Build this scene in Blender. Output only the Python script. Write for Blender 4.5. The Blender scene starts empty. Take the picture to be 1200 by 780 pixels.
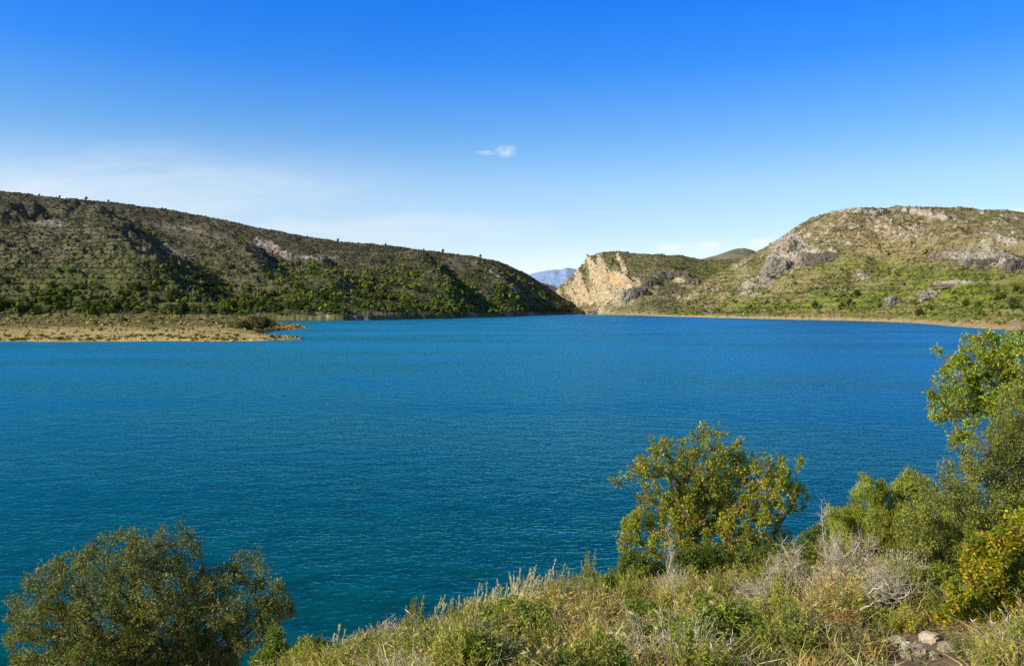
import bpy, math, random
import numpy as np
from mathutils import Vector, noise as mnoise

R = np.random.RandomState(7)
random.seed(7)
F = 933.0          # focal length in photo pixels
HZ = 360.0         # row of the eye level
CH = 15.0          # eye height above the water

scene = bpy.context.scene
COL = scene.collection

# ------------------------------------------------------------------ helpers
def at(px, py, Y):
    return np.array([(px-600.0)/F*Y, Y, CH-(py-HZ)/F*Y])

def _hash(ix, iy, seed):
    h = (ix.astype(np.int64)*374761393 + iy.astype(np.int64)*668265263 + seed*974634777) & 0xffffffff
    h = ((h ^ (h >> 13))*1274126177) & 0xffffffff
    return ((h ^ (h >> 16)) & 0xffff)/65535.0

def perlin(x, y, seed=0):
    x = np.asarray(x, float); y = np.asarray(y, float)
    ix = np.floor(x); iy = np.floor(y)
    fx = x-ix; fy = y-iy
    u = fx*fx*fx*(fx*(fx*6-15)+10); v = fy*fy*fy*(fy*(fy*6-15)+10)
    def g(dx, dy):
        a = _hash(ix+dx, iy+dy, seed)*2*np.pi
        return np.cos(a)*(fx-dx)+np.sin(a)*(fy-dy)
    n0 = g(0, 0)*(1-u)+g(1, 0)*u
    n1 = g(0, 1)*(1-u)+g(1, 1)*u
    return (n0*(1-v)+n1*v)*1.5

def fbm(x, y, oct=5, seed=0, gain=0.5):
    s = 0; a = 1.0; f = 1.0
    for o in range(oct):
        s = s + a*perlin(x*f, y*f, seed+o*17)
        a *= gain; f *= 2.03
    return s

def ridged(x, y, oct=4, seed=0, gain=0.5):
    s = 0; a = 1.0; f = 1.0
    for o in range(oct):
        s = s + a*(1-2*np.abs(perlin(x*f, y*f, seed+o*31)))
        a *= gain; f *= 2.07
    return s

def sstep(a, b, x):
    t = np.clip((x-a)/(b-a), 0, 1)
    return t*t*(3-2*t)

def curve(pts):
    xs = [p[0] for p in pts]; ys = [p[1] for p in pts]
    # monotone-ish smooth interpolation: linear then blurred
    gx = np.linspace(xs[0], xs[-1], 800); gy = np.interp(gx, xs, ys)
    k = np.hanning(15); k /= k.sum()
    gp = np.concatenate([np.full(7, gy[0]), gy, np.full(7, gy[-1])])
    gy = np.convolve(gp, k, 'valid')
    return lambda x: np.interp(x, gx, gy)

def link(o, parent=None):
    COL.objects.link(o)
    if parent is not None:
        o.parent = parent
    return o

def mesh_np(name, verts, faces, mats, cols=None, smooth=False, fmat=None):
    """faces: list of int arrays (n,k)."""
    me = bpy.data.meshes.new(name)
    verts = np.asarray(verts, dtype=np.float32)
    faces = [np.asarray(f, dtype=np.int32) for f in faces if len(f)]
    me.vertices.add(len(verts)); me.vertices.foreach_set('co', verts.ravel())
    nl = sum(f.size for f in faces); nf = sum(len(f) for f in faces)
    me.loops.add(nl); me.polygons.add(nf)
    me.loops.foreach_set('vertex_index', np.concatenate([f.ravel() for f in faces]))
    starts = []; s = 0
    for f in faces:
        starts.append(s+np.arange(len(f))*f.shape[1]); s += f.size
    me.polygons.foreach_set('loop_start', np.concatenate(starts).astype(np.int32))
    if fmat is not None:
        me.polygons.foreach_set('material_index', np.asarray(fmat, dtype=np.int32))
    me.polygons.foreach_set('use_smooth', np.full(nf, smooth))
    if cols is not None:
        ca = me.attributes.new('col', 'FLOAT_COLOR', 'POINT')
        c = np.ones((len(verts), 4), dtype=np.float32); c[:, :cols.shape[1]] = cols
        ca.data.foreach_set('color', c.ravel())
    for m in (mats if isinstance(mats, (list, tuple)) else [mats]):
        me.materials.append(m)
    me.update(calc_edges=True)
    return me

def obj(name, me, parent=None, label=None, cat=None, group=None, kind=None, loc=None):
    o = bpy.data.objects.new(name, me)
    link(o, parent)
    if loc is not None: o.location = loc
    if label: o['label'] = label
    if cat: o['category'] = cat
    if group: o['group'] = group
    if kind: o['kind'] = kind
    return o

def thing(name, loc, label, cat, group=None):
    o = bpy.data.objects.new(name, None); link(o)
    o.empty_display_size = 0.2
    o.location = loc; o['label'] = label; o['category'] = cat
    if group: o['group'] = group
    return o

def copy_tree(o, label=None, group=None):
    c = o.copy(); COL.objects.link(c)
    if label: c['label'] = label
    if group: c['group'] = group
    for ch in o.children:
        d = ch.copy(); COL.objects.link(d); d.parent = c
    return c

# ------------------------------------------------------------------ node helpers
class NT:
    def __init__(s, name, world=False):
        if world:
            s.m = bpy.data.worlds.new(name)
        else:
            s.m = bpy.data.materials.new(name)
        s.m.use_nodes = True
        s.t = s.m.node_tree; s.t.nodes.clear()
    def n(s, typ, ins=None, **kw):
        nd = s.t.nodes.new(typ)
        for k, v in kw.items(): setattr(nd, k, v)
        if ins:
            for k, v in ins.items(): s.set(nd.inputs[k], v)
        return nd
    def set(s, sock, v):
        if isinstance(v, bpy.types.NodeSocket): s.t.links.new(v, sock)
        elif isinstance(v, bpy.types.Node): s.t.links.new(v.outputs[0], sock)
        else:
            try: sock.default_value = v
            except Exception: sock.default_value = tuple(v)+(1.0,)
    def math(s, op, a, b=0.0, c=0.0, clamp=False):
        nd = s.t.nodes.new('ShaderNodeMath'); nd.operation = op; nd.use_clamp = clamp
        s.set(nd.inputs[0], a); s.set(nd.inputs[1], b); s.set(nd.inputs[2], c)
        return nd.outputs[0]
    def vmath(s, op, a, b=(0, 0, 0)):
        nd = s.t.nodes.new('ShaderNodeVectorMath'); nd.operation = op
        s.set(nd.inputs[0], a)
        if op == 'SCALE': s.set(nd.inputs['Scale'], b)
        else: s.set(nd.inputs[1], b)
        return nd.outputs[0]
    def mix(s, f, a, b, mode='MIX'):
        nd = s.t.nodes.new('ShaderNodeMix'); nd.data_type = 'RGBA'; nd.blend_type = mode
        s.set(nd.inputs[0], f)
        for i, v in ((6, a), (7, b)):
            if isinstance(v, (tuple, list)) and len(v) == 3: v = tuple(v)+(1.0,)
            s.set(nd.inputs[i], v)
        return nd.outputs[2]
    def ramp(s, f, stops, interp='LINEAR'):
        nd = s.t.nodes.new('ShaderNodeValToRGB'); cr = nd.color_ramp; cr.interpolation = interp
        while len(cr.elements) < len(stops): cr.elements.new(0.5)
        for e, (p, c) in zip(cr.elements, stops):
            e.position = p; e.color = (c, c, c, 1) if isinstance(c, (int, float)) else tuple(c)+(1,)
        s.set(nd.inputs[0], f)
        return nd.outputs[0]
    def noise(s, vec, scale, detail=4, rough=0.55, dist=0.0, out=0):
        nd = s.n('ShaderNodeTexNoise', {'Scale': scale, 'Detail': detail, 'Roughness': rough, 'Distortion': dist})
        s.set(nd.inputs['Vector'], vec)
        return nd.outputs[out]
    def smooth(s, a, b, x):
        nd = s.n('ShaderNodeMapRange', interpolation_type='SMOOTHSTEP')
        s.set(nd.inputs['Value'], x); nd.inputs['From Min'].default_value = a; nd.inputs['From Max'].default_value = b
        return nd.outputs[0]
    def out(s, sh, disp=None):
        o = s.n('ShaderNodeOutputMaterial'); s.t.links.new(sh, o.inputs[0])
        return s.m

# ------------------------------------------------------------------ materials
def leaf_mat(name, spec=0.35, rough=0.42, trans=0.45, hue=1.0):
    k = NT(name)
    a = k.n('ShaderNodeAttribute', attribute_name='col').outputs[0]
    pos = k.n('ShaderNodeNewGeometry').outputs['Position']
    nz = k.noise(pos, 3.0, 2)
    c = k.mix(1.0, a, k.ramp(nz, [(0.3, 0.75), (0.7, 1.2)]), 'MULTIPLY')
    p = k.n('ShaderNodeBsdfPrincipled', {'Base Color': c, 'Roughness': rough, 'Specular IOR Level': spec})
    tcol = k.mix(1.0, c, (1.25, 1.35, 0.55), 'MULTIPLY')
    t = k.n('ShaderNodeBsdfTranslucent', {'Color': tcol})
    mx = k.n('ShaderNodeMixShader', {0: trans})
    k.t.links.new(p.outputs[0], mx.inputs[1]); k.t.links.new(t.outputs[0], mx.inputs[2])
    return k.out(mx.outputs[0])

def bark_mat(name, c0, c1, scale=14):
    k = NT(name)
    pos = k.n('ShaderNodeNewGeometry').outputs['Position']
    nz = k.noise(pos, scale, 5, 0.65)
    c = k.mix(nz, c0, c1)
    b = k.n('ShaderNodeBump', {'Strength': 0.5, 'Distance': 0.02, 'Height': nz})
    p = k.n('ShaderNodeBsdfPrincipled', {'Base Color': c, 'Roughness': 0.9, 'Specular IOR Level': 0.15, 'Normal': b.outputs[0]})
    return k.out(p.outputs[0])

M_leaf = leaf_mat('leaf_glossy', 0.45, 0.4, 0.45)
M_leafm = leaf_mat('leaf_matte', 0.3, 0.5, 0.35)
M_grass = leaf_mat('grass_blades', 0.2, 0.6, 0.32)
M_far = leaf_mat('far_foliage', 0.1, 0.8, 0.15)
M_bark = bark_mat('bark_dark', (0.05, 0.04, 0.03), (0.16, 0.13, 0.10))
M_dead = bark_mat('dead_wood', (0.42, 0.34, 0.22), (0.80, 0.71, 0.52), 30)
M_twig = bark_mat('dry_twigs', (0.14, 0.10, 0.06), (0.32, 0.25, 0.17), 30)

def rock_mat(name, c0, c1, stain=(0.30, 0.17, 0.08), scale=1.0, stainamt=0.4, bump=1.0):
    k = NT(name)
    pos = k.n('ShaderNodeNewGeometry').outputs['Position']
    v = k.vmath('MULTIPLY', pos, (1, 1, 0.7))
    n1 = k.noise(v, 0.12*scale, 6, 0.65, 0.4)
    n2 = k.noise(v, 0.6*scale, 6, 0.7)
    n3 = k.noise(k.vmath('MULTIPLY', pos, (1, 1, 0.15)), 0.10*scale, 4, 0.6)
    c = k.mix(k.smooth(0.3, 0.7, n2), c0, c1)
    c = k.mix(k.math('MULTIPLY', k.smooth(0.5, 0.68, n3), stainamt), c, stain)
    c = k.mix(k.smooth(0.55, 0.35, n1), c, k.mix(0.6, c, (0.05, 0.045, 0.04)))
    h = k.math('ADD', n1, k.math('MULTIPLY', n2, 0.35))
    b = k.n('ShaderNodeBump', {'Strength': 1.0, 'Distance': 3.0*bump/scale, 'Height': h})
    p = k.n('ShaderNodeBsdfPrincipled', {'Base Color': c, 'Roughness': 0.92, 'Specular IOR Level': 0.15, 'Normal': b.outputs[0]})
    return k.out(p.outputs[0])

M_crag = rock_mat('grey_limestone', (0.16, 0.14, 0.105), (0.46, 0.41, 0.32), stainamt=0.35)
M_crag_shade = rock_mat('limestone_shade_tint', (0.07, 0.062, 0.05), (0.26, 0.225, 0.17), stainamt=0.2)  # same limestone with the shade of the crag faces put into its colour
M_crag2 = rock_mat('tan_limestone', (0.26, 0.20, 0.14), (0.52, 0.42, 0.30), stain=(0.42, 0.22, 0.10))
M_stone = rock_mat('foreground_stone', (0.52, 0.41, 0.25), (0.80, 0.72, 0.54), scale=14, stainamt=0.3, bump=0.7)

def hill_mat(name, soil0, soil1, scrub, green, rock0, rock1, tan=(0.36, 0.26, 0.13), sc=1.0, dens=0.5):
    """col.r = rock, col.g = green, col.b = dry tan ground"""
    k = NT(name)
    a = k.n('ShaderNodeAttribute', attribute_name='col')
    sep = k.n('ShaderNodeSeparateColor'); k.t.links.new(a.outputs[0], sep.inputs[0])
    rk, gr, tn = sep.outputs
    g = k.n('ShaderNodeNewGeometry')
    pos = g.outputs['Position']
    v = k.vmath('MULTIPLY', pos, (1, 1, 1.6))
    big = k.noise(v, 0.012*sc, 5, 0.6)
    med = k.noise(v, 0.05*sc, 6, 0.65)
    fine = k.noise(v, 0.22*sc, 5, 0.7)
    vfine = k.noise(v, 0.6*sc, 3, 0.7)
    c = k.mix(k.smooth(0.35, 0.65, med), soil0, soil1)
    gcol = k.mix(k.smooth(0.3, 0.7, fine), green, tuple(x*1.7 for x in green))
    gm = k.math('MULTIPLY', gr, k.smooth(0.30, 0.62, k.math('ADD', k.math('MULTIPLY', med, 0.5), k.math('MULTIPLY', fine, 0.5))))
    gm = k.math('MINIMUM', k.math('MULTIPLY', gm, 1.25), 1.0)
    c = k.mix(gm, c, gcol)
    # scattered pale stones and dry grass
    st = k.smooth(0.60, 0.70, vfine)
    c = k.mix(k.math('MULTIPLY', st, k.math('SUBTRACT', 0.55, k.math('MULTIPLY', gr, 0.35))), c, tuple(x*0.75 for x in rock1))
    # scrub specks
    th = k.math('ADD', fine, k.math('MULTIPLY', k.math('SUBTRACT', big, 0.5), 0.5))
    sm = k.smooth(0.50, 0.58, th)
    c = k.mix(k.math('MULTIPLY', sm, dens), c, scrub)
    tcol = k.mix(k.smooth(0.35, 0.7, fine), tan, tuple(min(1, x*1.45) for x in tan))
    c = k.mix(k.math('MULTIPLY', tn, k.smooth(0.25, 0.5, k.math('ADD', k.math('MULTIPLY', med, 0.5), k.math('MULTIPLY', vfine, 0.5)))), c, tcol)
    rn = k.noise(k.vmath('MULTIPLY', pos, (1, 1, 2.5)), 0.10*sc, 6, 0.7, 0.5)
    rc = k.mix(k.smooth(0.35, 0.65, rn), rock0, rock1)
    # orange staining carried in alpha
    rc = k.mix(k.math('MULTIPLY', a.outputs['Alpha'], k.smooth(0.35, 0.6, med)), rc, (0.66, 0.42, 0.20))
    rm = k.smooth(0.25, 0.55, k.math('MULTIPLY', rk, k.math('ADD', 0.45, k.math('ADD', k.math('MULTIPLY', med, 0.6), k.math('MULTIPLY', fine, 0.5)))))
    c = k.mix(rm, c, rc)
    h = k.math('ADD', k.math('MULTIPLY', fine, 2.0), k.math('ADD', k.math('MULTIPLY', vfine, 0.8), k.math('MULTIPLY', med, 3.0)))
    b = k.n('ShaderNodeBump', {'Strength': 0.9, 'Distance': 1.1/sc, 'Height': h})
    p = k.n('ShaderNodeBsdfPrincipled', {'Base Color': c, 'Roughness': 0.95, 'Specular IOR Level': 0.05, 'Normal': b.outputs[0]})
    return k.out(p.outputs[0])

M_hillL = hill_mat('scrub_hill_dark', (0.125, 0.105, 0.064), (0.195, 0.165, 0.105), (0.032, 0.038, 0.015), (0.085, 0.105, 0.018),
                   (0.22, 0.19, 0.16), (0.46, 0.40, 0.32), dens=0.85)
M_hillM = hill_mat('rocky_hill', (0.21, 0.175, 0.09), (0.31, 0.255, 0.135), (0.06, 0.07, 0.02), (0.13, 0.15, 0.025),
                   (0.34, 0.28, 0.17), (0.72, 0.58, 0.35), sc=0.8, dens=0.65)
M_hillR = hill_mat('green_hill', (0.22, 0.175, 0.082), (0.33, 0.262, 0.13), (0.05, 0.065, 0.018), (0.16, 0.195, 0.02),
                   (0.22, 0.19, 0.14), (0.60, 0.52, 0.39), dens=0.8)
M_spit = hill_mat('spit_grass', (0.16, 0.12, 0.055), (0.24, 0.18, 0.08), (0.06, 0.06, 0.022), (0.16, 0.15, 0.035),
                  (0.4, 0.33, 0.23), (0.55, 0.45, 0.32), tan=(0.54, 0.40, 0.14), sc=1.3, dens=0.7)

def flat_mat(name, c0, c1, scale, rough=0.95):
    k = NT(name)
    pos = k.n('ShaderNodeNewGeometry').outputs['Position']
    nz = k.noise(pos, scale, 7, 0.62)
    c = k.mix(k.smooth(0.35, 0.65, nz), c0, c1)
    p = k.n('ShaderNodeBsdfPrincipled', {'Base Color': c, 'Roughness': rough, 'Specular IOR Level': 0.05})
    return k.out(p.outputs[0])
M_mtn = flat_mat('hazy_mountain', (0.27, 0.37, 0.54), (0.31, 0.41, 0.57), 0.0016)  # blue haze of the distance is mixed into the base colour
M_back = flat_mat('back_hill', (0.15, 0.14, 0.085), (0.30, 0.25, 0.18), 0.012)
M_bed = flat_mat('lake_bed', (0.20, 0.17, 0.11), (0.3, 0.26, 0.18), 0.05)

def soil_mat():
    k = NT('bank_soil')
    pos = k.n('ShaderNodeNewGeometry').outputs['Position']
    a = k.noise(pos, 1.2, 6, 0.65); b = k.noise(pos, 9.0, 5, 0.7); d = k.noise(pos, 40.0, 3, 0.7)
    c = k.mix(k.smooth(0.35, 0.65, a), (0.24, 0.16, 0.085), (0.38, 0.27, 0.15))
    c = k.mix(k.smooth(0.5, 0.7, b), c, (0.36, 0.29, 0.19))
    c = k.mix(k.math('MULTIPLY', k.smooth(0.55, 0.65, d), 0.6), c, (0.08, 0.06, 0.035))
    bp = k.n('ShaderNodeBump', {'Strength': 1.0, 'Distance': 0.05, 'Height': k.math('ADD', b, k.math('MULTIPLY', d, 0.4))})
    p = k.n('ShaderNodeBsdfPrincipled', {'Base Color': c, 'Roughness': 0.95, 'Specular IOR Level': 0.1, 'Normal': bp.outputs[0]})
    return k.out(p.outputs[0])
M_soil = soil_mat()

def water_mat():
    k = NT('lake_water')
    pos = k.n('ShaderNodeNewGeometry').outputs['Position']
    # waves as a height field; the slopes are taken by finite differences
    lowv = k.vmath('MULTIPLY', pos, (0.35, 1.0, 1.0))
    patch = k.noise(lowv, 0.018, 4, 0.6)
    patch2 = k.noise(k.vmath('MULTIPLY', pos, (0.25, 1.0, 1.0)), 0.006, 3, 0.6)
    def height(p):
        rot = k.n('ShaderNodeMapping', {'Vector': p, 'Rotation': (0, 0, math.radians(14)), 'Scale': (0.8, 1.25, 1)})
        h1 = k.noise(rot.outputs[0], 1.75, 3, 0.6, 0.4)
        h2 = k.noise(rot.outputs[0], 0.35, 2, 0.5)
        return k.math('ADD', h1, k.math('MULTIPLY', h2, 1.2))
    e = 0.06
    h0 = height(pos)
    hx = height(k.vmath('ADD', pos, (e, 0, 0)))
    hy = height(k.vmath('ADD', pos, (0, e, 0)))
    amp = k.math('MULTIPLY', k.math('ADD', 0.30, k.math('MULTIPLY', k.smooth(0.3, 0.7, patch), 0.45)), 0.22/e)
    sx = k.math('MULTIPLY', k.math('SUBTRACT', h0, hx), amp)
    sy = k.math('MULTIPLY', k.math('SUBTRACT', h0, hy), amp)
    comb = k.n('ShaderNodeCombineXYZ', {0: sx, 1: sy, 2: 1.0})
    nrm = k.vmath('NORMALIZE', comb.outputs[0])
    # at a grazing view the wave faces turned towards the eye are the ones seen
    inc = k.n('ShaderNodeNewGeometry').outputs['Incoming']
    flat = k.vmath('MULTIPLY', inc, (1, 1, 0))
    vis = k.vmath('NORMALIZE', k.vmath('ADD', comb.outputs[0], k.vmath('SCALE', flat, 0.145)))
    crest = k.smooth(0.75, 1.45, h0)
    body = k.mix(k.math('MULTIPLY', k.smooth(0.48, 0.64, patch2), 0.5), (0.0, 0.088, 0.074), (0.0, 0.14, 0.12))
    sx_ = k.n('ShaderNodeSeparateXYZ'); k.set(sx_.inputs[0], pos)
    body = k.mix(k.smooth(-60, 110, sx_.outputs[0]), body, (0.0, 0.062, 0.120))  # bluer to the right: change in sky reflection painted into the body colour
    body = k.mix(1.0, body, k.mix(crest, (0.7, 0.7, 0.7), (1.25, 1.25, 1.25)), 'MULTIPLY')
    df = k.n('ShaderNodeBsdfDiffuse', {'Color': body, 'Normal': nrm})
    gl = k.n('ShaderNodeBsdfGlossy', {'Color': k.mix(k.smooth(-90, 140, sx_.outputs[0]), (0.38, 0.95, 0.74), (0.40, 0.90, 0.84)), 'Roughness': 0.1, 'Normal': vis})  # glossy colour also shifts bluer rightwards, imitating the changing sky reflection
    fr = k.n('ShaderNodeFresnel', {'IOR': 1.33, 'Normal': nrm})
    mx = k.n('ShaderNodeMixShader', {0: k.math('MULTIPLY', fr.outputs[0], 0.93, clamp=True)})
    k.t.links.new(df.outputs[0], mx.inputs[1]); k.t.links.new(gl.outputs[0], mx.inputs[2])
    return k.out(mx.outputs[0])
M_water = water_mat()

# ------------------------------------------------------------------ sky, sun, camera
EL = math.radians(27)
SH = Vector((-0.86, -0.51, 0)).normalized()
S = Vector((SH.x*math.cos(EL), SH.y*math.cos(EL), math.sin(EL)))
w = NT('World', world=True)
scene.world = w.m
sky = w.n('ShaderNodeTexSky', sky_type='NISHITA', sun_disc=False, sun_elevation=EL, sun_rotation=math.atan2(SH.x, SH.y),
          altitude=300, air_density=1.0, dust_density=0.6, ozone_density=2.5)
gen = w.n('ShaderNodeTexCoord').outputs['Generated']
sp = w.n('ShaderNodeSeparateXYZ'); w.set(sp.inputs[0], gen)
x_, y_, z_ = sp.outputs
elev = w.math('MAXIMUM', z_, 0.0)
tint = w.ramp(elev, [(0.0, (1.25, 1.18, 1.35)), (0.059, (1.13, 1.08, 1.24)), (0.085, (1.03, 1.02, 1.10)), (0.148, (0.92, 1.03, 1.13)), (0.21, (0.55, 0.90, 1.20)), (0.287, (0.20, 0.74, 1.46)), (0.36, (0.085, 0.66, 1.62)), (0.5, (0.15, 0.60, 1.35)), (0.62, (0.40, 0.50, 0.62))])
skyc = w.mix(1.0, sky.outputs[0], tint, 'MULTIPLY')
side = w.ramp(w.math('ADD', w.math('MULTIPLY', x_, 0.5), 0.5), [(0.2, 1.10), (0.5, 1.02), (0.8, 0.86)])
skyc = w.mix(1.0, skyc, side, 'MULTIPLY')
# thin clouds, by direction
ysafe = w.math('MAXIMUM', y_, 0.05)
u = w.math('DIVIDE', x_, ysafe); v = w.math('DIVIDE', z_, ysafe)
uv = w.n('ShaderNodeCombineXYZ', {0: u, 1: v, 2: 0.0}).outputs[0]
def blob(px, py, a, b, th0, th1, scale=40, stretch=(1, 2, 1)):
    u0 = (px-600)/F; v0 = (HZ-py)/F
    du = w.math('DIVIDE', w.math('SUBTRACT', u, u0), a/F)
    dv = w.math('DIVIDE', w.math('SUBTRACT', v, v0), b/F)
    r2 = w.math('ADD', w.math('MULTIPLY', du, du), w.math('MULTIPLY', dv, dv))
    g = w.math('POWER', 2.718, w.math('MULTIPLY', r2, -1.0))
    nz = w.noise(w.vmath('MULTIPLY', uv, stretch), scale, 6, 0.62, 0.4)
    return w.smooth(th0, th1, w.math('MULTIPLY', g, nz))
cl = [(w.math('MULTIPLY', blob(593, 177, 15, 9, 0.16, 0.56, 60), 0.52)),
      (w.math('MULTIPLY', blob(570, 179, 18, 4, 0.20, 0.55, 70), 0.35)),
      (w.math('MULTIPLY', blob(830, 288, 19, 6, 0.12, 0.42, 60), 0.9)),
      (w.math('MULTIPLY', blob(788, 290, 22, 6, 0.14, 0.45, 60), 0.85)),
      (w.math('MULTIPLY', blob(893, 285, 20, 8, 0.12, 0.42, 50), 0.9)),
      (w.math('MULTIPLY', blob(1196, 246, 14, 6, 0.18, 0.5, 60), 0.5)),
      (w.math('MULTIPLY', blob(40, 235, 420, 62, 0.0, 0.75, 4, (1, 4, 1)), 0.72)),
      (w.math('MULTIPLY', blob(420, 268, 280, 30, 0.08, 0.7, 6, (1, 6, 1)), 0.45)),
      (w.math('MULTIPLY', blob(20, 178, 160, 24, 0.12, 0.8, 6, (1.5, 7, 1)), 0.22))]
tot = cl[0]
for c_ in cl[1:]: tot = w.math('MAXIMUM', tot, c_)
front = w.smooth(0.05, 0.3, y_)
tot = w.math('MULTIPLY', tot, front)
skyc = w.mix(tot, skyc, (6.1, 6.4, 6.7))
bg = w.n('ShaderNodeBackground', {'Color': skyc, 'Strength': 0.15})
wo = w.n('ShaderNodeOutputWorld'); w.t.links.new(bg.outputs[0], wo.inputs[0])

sl = bpy.data.lights.new('sun', 'SUN'); sl.energy = 5.0; sl.angle = math.radians(0.5); sl.color = (1.0, 0.90, 0.70)
so = bpy.data.objects.new('sun', sl); link(so)
so.rotation_euler = S.to_track_quat('Z', 'Y').to_euler(); so.location = (-50, -30, 80)

cam = bpy.data.cameras.new('camera'); co = bpy.data.objects.new('camera', cam); link(co)
co.location = (0, 0, CH); co.rotation_euler = (math.radians(90), 0, 0)
cam.sensor_width = 36; cam.lens = 36*F/1200; cam.shift_y = -30/1200.0
cam.clip_start = 0.1; cam.clip_end = 60000
scene.camera = co

# ------------------------------------------------------------------ water and lake bed
def grid_sheet(name, x0, x1, y0, y1, z, mat, nx=8, ny=8):
    xs = np.linspace(x0, x1, nx+1); ys = np.linspace(y0, y1, ny+1)
    X, Y = np.meshgrid(xs, ys)
    V = np.stack([X.ravel(), Y.ravel(), np.full(X.size, float(z))], 1)
    i = np.arange(ny)[:, None]*(nx+1)+np.arange(nx)[None, :]
    Fq = np.stack([i, i+1, i+nx+2, i+nx+1], -1).reshape(-1, 4)
    return mesh_np(name, V, [Fq], mat)
obj('lake_water', grid_sheet('lake_water', -6000, 6000, -400, 7000, 0.0, M_water), kind='structure', label='rippled blue green water of the reservoir')
obj('ground', grid_sheet('ground', -30000, 30000, -3000, 40000, -6.0, M_bed), kind='structure', label='flat ground around and under the reservoir')

# ------------------------------------------------------------------ hills
def seg_dist(px, py, pts):
    """signed distance to a polyline (positive to the right of travel), and closest parameter"""
    best = np.full(px.shape, 1e9); sgn = np.ones(px.shape)
    for (a, b) in zip(pts[:-1], pts[1:]):
        ax, ay = a; bx, by = b
        dx, dy = bx-ax, by-ay
        L2 = dx*dx+dy*dy
        t = np.clip(((px-ax)*dx+(py-ay)*dy)/L2, 0, 1)
        qx = ax+t*dx; qy = ay+t*dy
        d = np.hypot(px-qx, py-qy)
        s = np.sign(-(dx*(py-ay)-dy*(px-ax)))
        m = d < best
        best = np.where(m, d, best); sgn = np.where(m, s, sgn)
    return best, sgn

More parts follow.
